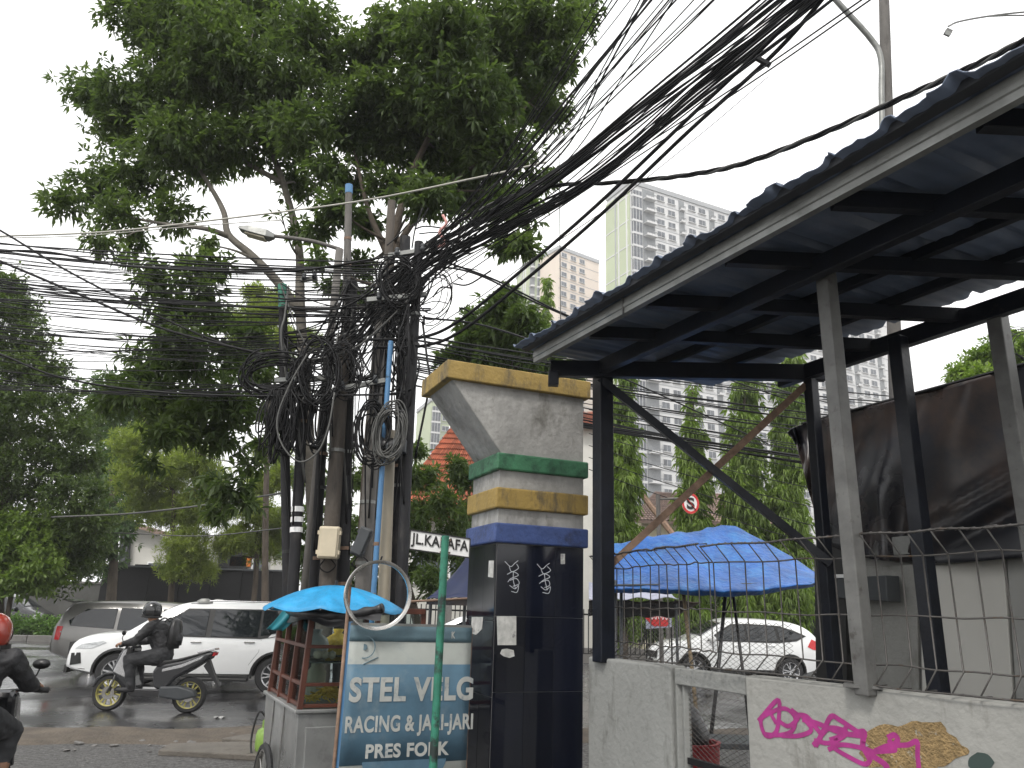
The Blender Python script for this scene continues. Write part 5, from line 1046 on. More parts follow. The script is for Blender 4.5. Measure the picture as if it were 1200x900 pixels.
tower('apartment_tower', 'far small green-grey tower between the utility poles and the tiled pillar', 506, 532, 210, 212, 506, 470, [('g', 1.5), ('w', 4.4)], 3.05, 0, 'towergreen', 15, wallm='towergreen')

def tiled_roof(name, t, P00, P10, P11, P01, m, nu, nv):
    """four corners; each tile course pair built as separate raised rows joined when tiny"""
    n = (P10-P00).cross(P01-P00).normalized(); n = n if n.z > 0 else -n; b = MB()
    b.prism([P00, P10, P11, P01], -n*.12)
    for i in range(nu):
        u0, u1 = i/nu, (i+.86)/nu
        for j in range(nv):
            v0, v1 = j/nv, (j+1.05)/nv; q = lambda u, v, o: P00.lerp(P10, u).lerp(P01.lerp(P11, u), min(v, 1))+n*o
            b.add([q(u0, v0, .07), q((u0+u1)/2, v0, .13), q(u1, v0, .07), q(u1, v1, .01), q((u0+u1)/2, v1, .07), q(u0, v1, .01)], [(0, 1, 4, 5), (1, 2, 3, 4)])
    return b.build(name, M[m], t, kind='stuff')
def windowbox(t, c, d, n, w, h, m='towerglass'):
    f = MB().bar(c-d*w/2, c+d*w/2, .1, h).build('window', M['white'], t); MB().bar(c-d*(w/2-.08)+n*.04, c+d*(w/2-.08)+n*.04, .06, h-.16).build('pane', M[m], f); return f
X = V((1, 0, 0)); NF = V((0, -1, 0))
# orange roofed house between poles and pillar
h1 = thing('tiled_house', 'house with a steep orange terracotta roof, left of the tiled pillar behind trees', 'house', V((at(525, 700, 30).x, 33, G)))
a = at(470, 600, 29); c = at(580, 600, 29); r0 = at(530, 508, 33); r1 = at(600, 500, 33)
MB().hexa([V((a.x, 29.4, G)), V((c.x, 29.4, G)), V((c.x, 37, G)), V((a.x, 37, G)), V((a.x, 29.4, a.z)), V((c.x, 29.4, a.z)), V((c.x, 37, a.z)), V((a.x, 37, a.z))]).build('wall', M['housewhite'], h1)
tiled_roof('roof_tiles', h1, V((a.x-.5, 28.6, a.z-.2)), V((c.x+.6, 28.6, a.z-.2)), V((r1.x, 33, r1.z)), V((r0.x, 33, r1.z)), 'rooftile', 40, 16)
for x in (.3, .7): windowbox(h1, V((a.x+(c.x-a.x)*x, 29.35, 3.0)), X, NF, 1.2, 1.2)
# white gabled building beyond the left trees
h2 = thing('white_building', 'white building with a dark sloping gable between the left trees, behind the dark fence', 'building', V((at(175, 700, 46).x, 48, G)))
p = [at(140, 700, 46), at(232, 700, 46), at(232, 672, 46), at(222, 640, 46), at(152, 615, 46), at(140, 622, 46)]; p = [V((q.x, 46, q.z)) for q in p]; MB().prism(p, (0, 6, 0)).build('wall', M['housewhite'], h2)
MB().bar(p[3]+V((.6, -.3, .1)), p[4]+V((-.2, -.3, .15)), .8, .25).build('roof', M['rooftilebrown'], h2)
MB().prism([at(137, 700, 45.5), at(147, 700, 45.5), at(150, 622, 45.5), at(141, 622, 45.5)], (0, .4, 0)).build('dark_gable_post', M['darkbox'], h2)
windowbox(h2, at(186, 668, 45.95), X, NF, 1.4, .9)
h3 = thing('shop_building', 'white shop front with orange sign glimpsed behind the pine trunk', 'building', V((at(285, 700, 42).x, 43, G)))
p = [at(236, 705, 42), at(322, 705, 42), at(322, 640, 42), at(236, 625, 42)]; p = [V((q.x, 42, q.z)) for q in p]; MB().prism(p, (0, 5, 0)).build('wall', M['housewhite'], h3)
q0 = at(282, 658, 41.9); MB().box(q0, (1.1, .1, .5)).build('orange_sign', mat('orange_sign', (.7, .2, .03), .5, var=.3, scale=3), h3)
q0 = at(274, 648, 41.9); MB().box(q0, (1.5, .1, 1.6)).build('dark_opening', M['blackpl'], h3); windowbox(h3, at(304, 672, 41.9), X, NF, .9, 1.6); MB().box(at(308, 690, 41.8), (.6, .1, 1.6)).build('blue_door', M['canopygrey'], h3)
# houses behind the columnar trees
h4 = thing('cream_house', 'cream two-storey house with brown hipped roof behind the columnar trees', 'house', V((at(830, 700, 40).x, 42, G)))
a = at(752, 640, 40); c = at(915, 640, 40); z = at(800, 612, 40).z; MB().hexa([V((a.x, 40, G)), V((c.x, 40, G)), V((c.x, 48, G)), V((a.x, 48, G)), V((a.x, 40, z)), V((c.x, 40, z)), V((c.x, 48, z)), V((a.x, 48, z))]).build('wall', M['housecream'], h4)
tiled_roof('roof_tiles', h4, V((a.x-.8, 39, z-.1)), V((c.x+.8, 39, z-.1)), V((c.x-2, 44, z+2.1)), V((a.x+1.5, 44, z+2.1)), 'rooftilebrown', 50, 16)
for px in (784, 800, 850, 893): windowbox(h4, V((at(px, 625, 40).x, 39.93, z-1.1)), X, NF, 1.3, .8)
MB().box(V(((a.x+c.x)/2, 39.6, z-2.1)), (c.x-a.x+.6, .8, .18)).build('ledge', M['housewhite'], h4)
h5 = thing('white_house', 'plain white house wall just right of the tiled pillar, behind the first columnar tree', 'house', V((at(700, 700, 38).x, 39, G)))
a = at(672, 640, 38); c = at(716, 640, 38); z = at(700, 500, 38).z; MB().hexa([V((a.x, 38, G)), V((c.x, 38, G)), V((c.x, 44, G)), V((a.x, 44, G)), V((a.x, 38, z)), V((c.x, 38, z)), V((c.x, 44, z)), V((a.x, 44, z))]).build('wall', M['housewhite'], h5)
tiled_roof('roof_tiles', h5, V((a.x-.5, 37.4, z-.1)), V((c.x+.3, 37.4, z-.1)), V((c.x-.3, 41, z+1.5)), V((a.x+.5, 41, z+1.5)), 'rooftile', 16, 10)
b = MB(); o = b.tube([at(751, 578, 23), at(789, 627, 22)], .09, 8).build('leaning_beam', M['rust']); put(o, 'rust-brown beam leaning diagonally behind the sign pole, above the blue tarpaulin', 'beam')
# iron fence along the far side of the street
ff = thing('iron_fence', 'long black iron bar fence along the far pavement, right of the utility poles', 'fence', (4, 29, G))
b = MB(); n = 0
for x in np.arange(-6, 14, .17): b.box((x, 29+(x-4)*.12, .78), (.035, .035, 1.8))
b.build('bars', M['darkfence'], ff, kind='stuff')
for z in (.15, 1.5): MB().bar((-6, 27.8, z), (14, 30.2, z), .05, .06).build('rail', M['darkfence'], ff)
for x in np.arange(-6, 14.1, 4): MB().box((x, 29+(x-4)*.12, .8), (.25, .25, 2.0)).build('fence_post', M['kerb'], ff)
MB().bar((-6, 27.8, -.0), (14, 30.2, -.0), .2, .3).build('plinth', M['kerb'], ff)
fw = thing('dark_fence', 'tall dark sheeted fence behind the parked cars on the left', 'fence', (at(220, 700, 40).x, 40, G))
x0, x1 = at(116, 700, 40).x, at(335, 700, 40).x; n = 12
for i in range(n): a = x0+(x1-x0)*i/n; MB().box((a+(x1-x0)/n/2, 40+.06*(i % 2), 1.5+U(-.06, .06)), ((x1-x0)/n*1.02, .06, 3.3)).build('fence_panel', M['darkfence'], fw)
MB().bar((x0, 39.9, 3.1), (x1, 39.9, 3.1), .06, .08).build('rail', M['darkbox'], fw)
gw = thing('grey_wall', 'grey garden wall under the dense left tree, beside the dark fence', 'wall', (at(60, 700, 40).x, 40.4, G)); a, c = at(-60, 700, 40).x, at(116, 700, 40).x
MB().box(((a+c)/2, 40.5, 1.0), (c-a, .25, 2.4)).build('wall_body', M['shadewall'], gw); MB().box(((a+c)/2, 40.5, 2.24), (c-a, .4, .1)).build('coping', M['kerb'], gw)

# ============================================================ TREES
# big street tree, left half: pale leaning trunks
b0 = at(372, 690, 11.6); b0.z = G
def rel(pts, base): return [at(*p)-base for p in pts]
L_up = [(170, 15, 45), (230, 25, 55), (300, 20, 60), (365, 35, 42), (205, 60, 40), (105, 108, 26), (145, 118, 38), (205, 108, 50), (268, 98, 55), (335, 105, 55), (385, 80, 35), (140, 155, 30), (200, 168, 46), (262, 170, 48), (322, 160, 46), (74, 236, 22), (112, 216, 32), (160, 205, 38), (138, 252, 30), (198, 250, 28), (238, 190, 28), (120, 285, 18), (348, 218, 24), (382, 195, 26), (250, 60, 50), (350, 150, 40), (160, 285, 14), (330, 255, 12)]
L_lo = [(175, 325, 26), (222, 318, 28), (252, 308, 20), (150, 305, 12), (200, 360, 32), (248, 372, 28), (180, 425, 34), (225, 420, 40), (275, 415, 32), (150, 462, 24), (200, 470, 42), (255, 470, 40), (190, 508, 24), (258, 512, 30), (300, 480, 28), (178, 540, 14), (262, 572, 30), (258, 600, 17), (292, 545, 18), (128, 480, 14), (238, 285, 14), (305, 440, 22), (300, 390, 20), (320, 520, 20), (210, 395, 30), (165, 445, 28), (225, 500, 34), (285, 590, 18), (240, 345, 22), (130, 470, 20), (320, 420, 14)]
cl_ = [(a, c, r, 12.2+U(-1.4, 1.4)) for a, c, r in L_up]+[(a, c, r, 10.4+U(-.7, .7)) for a, c, r in L_lo]
tree('street_tree', 'big broad-leaved street tree with pale forked trunk, spreading over the top left of the sky', b0, cl_, 60000, .165, .058, M['leafbig'],
     [(rel([(372, 690, 11.6), (362, 520, 11.6), (352, 365, 11.6), (350, 290, 11.8), (332, 215, 12), (305, 140, 12.2), (290, 60, 12.3)], b0), .105, .03),
      (rel([(356, 372, 11.6), (325, 330, 11.5), (296, 300, 11.5), (268, 275, 11.5), (262, 248, 11.6), (246, 218, 11.7), (215, 170, 12)], b0), .08, .03),
      (rel([(268, 277, 11.5), (240, 268, 11.3), (190, 262, 11.5), (130, 250, 11.8)], b0), .05, .015),
      (rel([(332, 215, 12), (260, 175, 12), (180, 130, 12.3)], b0), .05, .02), (rel([(353, 430, 11.5), (310, 480, 10.9), (270, 460, 10.6), (230, 440, 10.4)], b0), .06, .02)], bark='barklight', down=.3, shell=.3, fill=.95, squash=.7)
b1 = at(440, 690, 11.0); b1.z = G
R_up = [(428, 62, 30), (470, 40, 40), (520, 45, 52), (585, 38, 55), (640, 30, 44), (678, 18, 24), (430, 112, 36), (478, 120, 50), (545, 120, 58), (612, 110, 46), (648, 78, 30), (448, 170, 40), (515, 178, 52), (582, 180, 48), (552, 228, 40), (598, 245, 36), (612, 288, 22), (498, 228, 34), (640, 212, 16), (430, 262, 24), (398, 245, 26), (455, 215, 26), (410, 215, 24), (370, 268, 20), (372, 300, 14), (400, 150, 30), (590, 290, 18), (640, 130, 26), (420, 310, 20), (395, 335, 16), (430, 350, 18), (345, 275, 12)]
cl_ = [(a, c, r, 11.6+U(-1.3, 1.3)) for a, c, r in R_up]
tree('street_tree', 'big broad-leaved street tree behind the utility poles, its crown behind the rising cables', b1, cl_, 52000, .165, .058, M['leafbig'],
     [(rel([(425, 690, 11), (436, 500, 11), (450, 380, 11), (458, 300, 11.1), (478, 215, 11.4), (510, 140, 11.6), (520, 60, 11.8)], b1), .12, .03), (rel([(458, 300, 11.1), (500, 240, 11.3), (560, 190, 11.5), (620, 120, 11.8)], b1), .06, .02), (rel([(455, 300, 11.1), (430, 240, 11.4), (412, 160, 11.8)], b1), .06, .02)], down=.3, shell=.3, fill=.95, squash=.7)
# dense small-leaved tree at the left edge
cs = []
for row, (y, x1) in enumerate([(335, 12), (365, 28), (400, 45), (435, 60), (470, 78), (505, 92), (540, 102), (575, 108), (610, 112), (640, 108), (665, 95)]):
    for x in range(-70, int(x1)+1, 30): cs.append((min(x+U(-6, 6), x1), y+U(-6, 6), 27, 20+U(-2, 2)))
    cs.append((x1, y, 20, 20+U(-1, 1)))
tree('dense_tree', 'dense dark small-leaved tree filling the left edge above the parked cars', V((at(10, 700, 20.5).x, 20.5, G)), cs, 85000, .15, .065, M['leafdark'], down=.1, shell=.3, tr=.25)
cs = [(x+U(-5, 5), y, 20, 19+U(-.5, .5)) for x in (0, 25, 50) for y in (615, 640, 660, 680)]
tree('broad_leaf_tree', 'low bright green leafy tree under the dense tree at the left edge', V((at(20, 700, 18.9).x, 18.9, G)), cs, 9000, .17, .07, M['leafbright'], down=.2, tr=.08)
cs = [(x+U(-8, 8), y, 24, 36+U(-2, 2)) for x, y in ((120, 460), (150, 470), (130, 500), (160, 505), (125, 535), (155, 540), (105, 560), (140, 575), (120, 600), (135, 625), (150, 600), (175, 480), (100, 500), (95, 630), (110, 655))]
tree('background_tree', 'soft mid green tree beyond the street between the dense tree and the pines', V((at(135, 700, 36).x, 36, G)), cs, 16000, .3, .13, M['leaffar'], down=.1, tr=.25)
def pine(label, px, cs, Y, n, group='fluffy olive trees beyond the parked cars'):
    tree('pine_tree', label, V((at(px, 700, Y).x, Y, G)), [(a, c, r, Y+U(-1, 1)) for a, c, r in cs], int(n*3.6), .2, .034, M['leafpine'], down=-.05, squash=.8, per=12, shell=.3, tr=.13, group=None)
pine('olive fluffy pine hanging over the white gabled building', 205, [(155, 520, 22), (185, 510, 26), (160, 560, 26), (195, 555, 30), (225, 540, 28), (175, 595, 24), (210, 600, 32), (240, 590, 26), (220, 640, 26), (235, 665, 20), (205, 665, 18), (245, 560, 22), (200, 480, 20)], 30, 26000)
pine('olive pine with rounded low crown over the shop front, left of the poles', 298, [(255, 600, 18), (280, 630, 18), (310, 640, 22), (325, 615, 20), (300, 600, 20), (262, 640, 14), (330, 560, 20), (305, 570, 18), (330, 640, 16), (320, 530, 20)], 30, 17000)
pine('tall light olive pine high behind the leftmost utility poles', 318, [(290, 380, 22), (315, 370, 22), (335, 400, 18), (280, 410, 18), (305, 410, 22), (330, 350, 14), (300, 345, 14), (345, 430, 14), (365, 400, 14)], 27, 12000)
cs = [(500, 560, 22), (520, 590, 26), (545, 560, 20), (495, 600, 22), (530, 625, 24), (500, 640, 24), (480, 620, 20), (540, 650, 20), (505, 680, 22), (475, 670, 18), (488, 530, 14), (535, 545, 16), (480, 560, 16), (545, 600, 16), (460, 640, 18), (380, 640, 18), (400, 600, 16), (370, 600, 14), (420, 660, 22), (445, 640, 18), (400, 680, 20), (365, 670, 20), (350, 650, 16), (440, 690, 18), (415, 620, 16), (360, 560, 18), (390, 570, 18), (420, 560, 18), (450, 590, 16), (400, 530, 16), (360, 620, 18)]
tree('garden_tree', 'dark green garden tree between the utility poles and the tiled pillar', V((at(510, 700, 17).x, 17, G)), [(a, c, r*.95, 17+U(-1, 1)) for a, c, r in cs], 17000, .18, .06, M['leafmid'], down=.2, shell=.3)
cs = [(560, 385, 24), (590, 365, 24), (615, 380, 24), (585, 400, 26), (550, 405, 20), (620, 405, 22), (640, 420, 18), (530, 420, 16), (595, 350, 14), (650, 400, 14), (670, 440, 14), (575, 425, 20), (610, 430, 18)]
tree('mango_tree', 'broad-leaved tree rising behind the flared top of the tiled pillar', V((at(590, 700, 15).x, 15, G)), [(a, c, r, 15+U(-.8, .8)) for a, c, r in cs], 14000, .2, .065, M['leafmid'], down=.35, shell=.3, tr=.14)
# weeping columnar trees
def columnar(label, px, ptop, wtop, wmid, Y, n, pbot=735):
    cs = []; y = ptop
    while y < pbot:
        f = (y-ptop)/(690-ptop); w = wtop+(wmid-wtop)*min(1, f*2.2)
        for k in range(2 if w < 16 else 3): cs.append((px+U(-.5, .5)*w*1.0, y+U(-4, 4), w*.5, Y+U(-.5, .5)))
        y += 9
    b = at(px, 700, Y); b = V((b.x, Y, G)); tp = at(px, ptop, Y)-b
    tree('weeping_tree', label, b, cs, n, .24, .05, M['leafpoly'], [([V((0, 0, 0)), tp*.5, tp], .12, .03)], down=1.0, squash=1.3, per=8, shell=.2, twigs=False, group='columnar weeping trees')
columnar('columnar weeping tree right of the dark front post, beside the tiled pillar', 731, 418, 14, 25, 23, 16000)
columnar('slimmest columnar weeping tree, behind the round traffic sign', 812, 455, 9, 24, 24, 14000)
columnar('columnar weeping tree just right of the brace crossing', 872, 425, 16, 31, 24, 19000)
columnar('columnar weeping tree behind the slim rear post of the shelter', 925, 415, 15, 30, 24, 17000)
columnar('small dark columnar tree in front of the cream tower, above the shelter corner', 640, 328, 5, 17, 30, 7000, 470)
cs = [(x+U(-8, 8), y+U(-4, 4), 15, 26+U(-1, 1)) for x in range(735, 960, 14) for y in (690, 708, 724, 738)]
tree('shrub_row', 'row of weeping green shrubs behind the iron fence, under the blue tarpaulin', V((at(840, 720, 26).x, 32, G)), [(a, c, r, 32) for a, c, r, _ in cs], 16000, .3, .09, M['leafmid'], down=.6, shell=.2, tr=.05, cat='shrubs', twigs=False)
cs = [(x+U(-8, 8), y, 14, 33) for x in range(455, 560, 16) for y in (690, 706, 720)]
tree('shrub_row', 'row of green shrubs behind the iron fence, left of the tiled pillar', V((at(505, 720, 33).x, 33, G)), cs, 7000, .3, .09, M['leafmid'], down=.3, shell=.2, tr=.05, cat='shrubs', twigs=False)
cs = [(1120, 438, 12), (1140, 425, 14), (1160, 412, 14), (1180, 420, 16), (1200, 410, 18), (1150, 440, 14), (1220, 420, 20), (1185, 395, 12)]
tree('roadside_tree', 'light green tree top peeping over the black tarp at the right edge', V((at(1170, 700, 17).x, 17, G)), [(a, c, r, 17+U(-.6, .6)) for a, c, r in cs], 6500, .16, .06, M['leafpoly'], down=.2, shell=.3, tr=.1)

# ============================================================ UTILITY POLES
def upole(label, top, bot, Y, r0, r1, m, Yb=None, cat='utility pole', name='utility_pole', group='poles in the cluster behind the food cart'):
    a = at(*top, Y); b_ = at(*bot, Yb or Y); f = (a.z-G)/(a.z-b_.z); g = a+(b_-a)*f; g.z = G
    t = thing(name, label, cat, g, 0, group); mid = (a+g)/2+V((U(-.02, .02), 0, 0)); p = spl([g, mid, a], 6); k = len(p)
    MB().tube(p, [r0+(r1-r0)*i/(k-1) for i in range(k)], 12).build('shaft', M[m], t, smooth=40)
    for f in [U(.25, .9) for _ in range(3)]:
        q = g.lerp(a, f); d = (a-g).normalized(); r = (r0+(r1-r0)*f)*1.1; MB().tube([q, q+d*.035], r, 12).build('strap_band', M[random.choice(['galv', 'black', 'rust'])], t)
    return t, g, a
def onp(g, a, py):   # point on the pole at picture height py
    lo, hi = 0, 1
    for _ in range(30):
        m_ = (lo+hi)/2; q = g.lerp(a, m_)-EYE; dd = q.y*math.cos(PITCH)+q.z*math.sin(PITCH); vv = (-q.y*math.sin(PITCH)+q.z*math.cos(PITCH))/dd; xx = q.x/dd
        y = 450-F*(-xx*math.sin(ROLL)+vv*math.cos(ROLL))
        if y > py: lo = m_
        else: hi = m_
    return g.lerp(a, lo)
poles = {}; PN = dict(A='green-tipped', B='white-striped', C='cable-wrapped', D='blue-tipped', E='wooden', F='thick black', G='light grey cement', H='slender grey', I='black-topped', J='tan', K='rightmost')
for key, lab, top, bot, Y, r0, r1, m in (
    ('A', 'slim black pole with a green tip, leftmost of the pole cluster', (331, 335), (338, 700), 8.4, .058, .05, 'poleblack'),
    ('B', 'leaning black pole with three white stripes near its foot', (358, 425), (343, 700), 8.1, .062, .055, 'poleblack'),
    ('C', 'dark pole wrapped in cables right of the striped pole', (385, 405), (369, 700), 8.6, .06, .055, 'poleblack'),
    ('D', 'tall thin tan pole with a blue tip, highest left of the trunk', (409, 218), (398, 700), 8.9, .06, .045, 'polegrey'),
    ('E', 'thick weathered wooden pole carrying the cream box', (404, 395), (382, 700), 8.3, .10, .075, 'polewood'),
    ('F', 'thick black cable-covered pole between the cream box and the grey box', (412, 330), (402, 700), 8.5, .085, .07, 'poleblack'),
    ('G', 'light grey leaning cement pole left of the blue pipe', (447, 360), (423, 700), 8.2, .085, .07, 'polegrey'),
    ('H', 'slender grey pole leaning beside the light grey cement pole', (459, 236), (432, 700), 8.6, .07, .05, 'polewood'),
    ('I', 'black topped pole with bundled cables just left of the rightmost pole', (475, 278), (462, 700), 8.7, .075, .065, 'poleblack'),
    ('J', 'tan brown pipe pole right of the blue pipe', (457, 505), (450, 700), 7.9, .062, .062, 'poletan'),
    ('K', 'rightmost tall black pole of the cluster, beside the flared pillar', (491, 284), (472, 700), 7.8, .062, .05, 'poleblack')):
    poles[key] = upole(lab, top, bot, Y, r0, r1, m)
for f0, f1, key, m in ((0, .035, 'D', 'pipeblue'), (0, .06, 'A', 'posgreen')):
    t, g, a = poles[key]; d = (a-g).normalized(); MB().tube([a-d*(.11 if key == 'D' else .28), a+d*.012], .050 if key == 'D' else .054, 12).build('painted_tip', M[m], t)
t, g, a = poles['B']
for y in (597, 609, 621): q = onp(g, a, y+3); q2 = onp(g, a, y-3); MB().tube([q, q2], .0655, 14).build('white_stripe', M['white'], t)
t, g, a = upole('sky blue plastic pipe running up between the grey and tan poles', (458, 400), (437, 700), 7.75, .028, .028, 'pipeblue', name='conduit', cat='pipe', group='pipes on the pole cluster')
def boxon(key, px, py, w, h, m, label, tilt=0, name='junction_box', Yo=-.16):
    t0, g, a = poles[key]; q = onp(g, a, py); c = at(px, py, q.y+Yo); t = thing(name, label, 'box', c); R = Mx.Rotation(tilt, 3, 'Y')
    MB().box(c, (w, .12, h), R).build('case', M[m], t, bevel=.02); MB().box(c-V((0, .065, 0)), (w*.86, .02, h*.9), R).build('lid', M[m], t, bevel=.01)
    for sg in (-1, 1):
        for z in (-.3, .3): MB().box(c+R @ V((sg*w*.52, -.02, z*h)), (.02, .05, .04), R).build('latch', M[m], t)
    MB().tube(spl([c+V((-.03, 0, -h/2)), c+V((-.08, .02, -h*.75)), c+V((.0, .04, -h*.9)), c+V((.08, .02, -h*.7)), c+V((.03, 0, -h/2))], 5), .007, 5).build('cable_loop', M['cable'], t)
    return t
boxon('E', 386, 636, .215, .33, 'cream', 'cream plastic junction box strapped low on the wooden pole')
boxon('G', 424, 635, .13, .30, 'darkbox', 'tilted dark grey splice box on the grey cement pole', .35)
c = at(455, 523, 7.7); o = thing('splice_closure', 'black cylindrical splice closure hanging in the cable coils by the blue pipe', 'splice closure', c)
MB().lathe([(0, -.14), (.07, -.14), (.085, -.1), (.085, .1), (.06, .14), (0, .14)], 14, Mx.Translation(c) @ Mx.Rotation(math.pi/2, 4, 'Y')).build('housing', M['blackpl'], o, smooth=40)
for k in (-1, 0, 1): MB().tube([c+V((k*.07-.01, 0, 0)), c+V((k*.07+.01, 0, 0))], .093, 14).build('clamp_ring', M['darkbox'], o)
MB().box(c+V((.16, 0, .0)), (.05, .14, .14)).build('end_cap', M['darkbox'], o, bevel=.01)
# cross arms
for (x0, y0, x1, y1, Y, lab) in ((322, 446, 400, 442, 8.1, 'short grey steel cross arm low on the left poles'), (388, 458, 452, 446, 8.0, 'short steel cross arm between the middle poles'), (352, 328, 372, 326, 8.6, 'tiny bracket arm near the leaning branch'), (455, 300, 505, 292, 7.8, 'steel arm at the top of the right poles'), (430, 352, 500, 345, 7.8, 'steel arm under the right pole tops')):
    t = thing('cross_arm', lab, 'bracket', at((x0+x1)/2, (y0+y1)/2, Y), 0, 'arms on the pole cluster'); MB().bar(at(x0, y0, Y), at(x1, y1, Y), .05, .05).build('arm', M['galv'], t, bevel=.004)
    for f in (.2, .8): q = at(x0+(x1-x0)*f, y0+(y1-y0)*f, Y-.04); MB().lathe([(0, 0), (.025, 0), (.03, .03), (.02, .045), (.03, .06), (.015, .085), (0, .09)], 10, Mx.Translation(q)).build('insulator', M['darkbox'], t, smooth=1)
# street lamp on pole D
def lamp(lab, A, path, head, Y, grp):
    t = thing('street_lamp', lab, 'street lamp', V((A.x, A.y, G))); MB().tube([V((A.x, A.y, G)), A], .05, 10).build('pole', M['polegrey'], t, smooth=1)
    MB().tube(spl(path, 6), .026, 8).build('arm', M['polegrey'], t, smooth=1); a, c = head; d = (c-a).normalized(); s = d.cross(V((0, 0, 1))).normalized(); L = (c-a).length
    def sec(f, w, h0, h1): return [a+d*L*f-s*w+V((0, 0, h0)), a+d*L*f+s*w+V((0, 0, h0)), a+d*L*f+s*w*.7+V((0, 0, h1)), a+d*L*f-s*w*.7+V((0, 0, h1))]
    R_ = [sec(0, .03, -.03, .03), sec(.2, .09, -.06, .05), sec(.7, .11, -.055, .045), sec(1, .07, -.02, .02)]; vs = sum(R_, []); fs = [(3, 2, 1, 0), (12, 13, 14, 15)]
    for i in range(3):
        for j in range(4): fs.append((i*4+j, i*4+(j+1) % 4, i*4+4+(j+1) % 4, i*4+4+j))
    MB().add(vs, fs).build('lamp_head', M['galv'], t, bevel=.008); MB().prism([p-V((0, 0, .004)) for p in (sec(.25, .07, -.06, 0)[:2]+sec(.8, .07, -.045, 0)[1::-1])], (0, 0, -.02)).build('lamp_lens', M['housecream'], t, bevel=.004)
A = at(398, 292, 9.1); lamp('street lamp with a flat oval head reaching left from the pole cluster', A, [A, at(372, 284, 9.1), at(350, 280, 9.1), at(316, 276, 9.1)], (at(322, 277, 9.1), at(281, 268, 9.1)), 9.1, None)
# lamp post behind the shelter
Yl = 9.0; t = thing('lamp_post', 'tall grey lamp post with bent side pipe, cut by the top edge behind the roof', 'lamp post', V((at(1040, 160, Yl).x, Yl, G)))
pb = at(1060, 880, Yl); pb.z = G; pt = at(1035, -120, Yl); pt.x = at(1036, 0, Yl).x+.0
MB().tube([pb, at(1040, 150, Yl), at(1036, 0, Yl), at(1031, -200, Yl)], [.085, .08, .07, .05], 14).build('pole', M['polegrey'], t, smooth=1)
MB().tube(spl([at(1034, 165, Yl-.1), at(1033, 110, Yl-.1), at(1032, 68, Yl-.1), at(1020, 45, Yl-.1), at(983, 4, Yl-.15), at(940, -45, Yl-.2)], 8), .04, 10).build('side_pipe', M['galv'], t, smooth=1)
Yf = 10; t = thing('floodlight', 'small square floodlight on a thin curved arm at the top right corner', 'floodlight', at(1111, 38, Yf))
MB().tube(spl([at(1111, 31, Yf), at(1125, 25, Yf), at(1165, 18, Yf), at(1215, 13, Yf), at(1290, 10, Yf)], 6), .014, 6).build('arm', M['galv'], t, smooth=1); MB().tube(spl([at(1160, 19, Yf), at(1200, 18, Yf), at(1290, 20, Yf)], 5), .012, 6).build('stay', M['galv'], t)
MB().box(at(1111, 38, Yf), (.10, .06, .11), Mx.Rotation(.5, 3, 'Y')).build('housing', M['postgrey'], t, bevel=.008); MB().box(at(1111, 39, Yf-.035), (.08, .01, .08), Mx.Rotation(.5, 3, 'Y')).build('lens', M['galv'], t)
q = at(1290, 15, Yf); MB().tube([V((q.x, q.y, G)), q+V((0, 0, .3))], .07, 10).build('pole', M['polegrey'], t, smooth=1)

# ============================================================ CABLES
def cable(pts, r, label, group, m='cable', n=8, sides=5, cat='cable'):
    o = MB().tube(spl([at(*p) for p in pts], n), r, sides, cap=True).build('cable', M[m], smooth=1); put(o, label, cat, group); return o
def lerp(a, b, t): return tuple(x+(y-x)*t for x, y in zip(a, b))
def sagc(a, b, sag, r, label, group, m='cable', k=4):
    pts = [(*lerp(a[:2], b[:2], i/k), a[2]+(b[2]-a[2])*i/k) for i in range(k+1)]; pts = [(x, y+sag*4*(i/k)*(1-i/k), Y) for i, (x, y, Y) in enumerate(pts)]
    return cable(pts, r, label, group, m)
J_ = lambda s: U(-s, s)
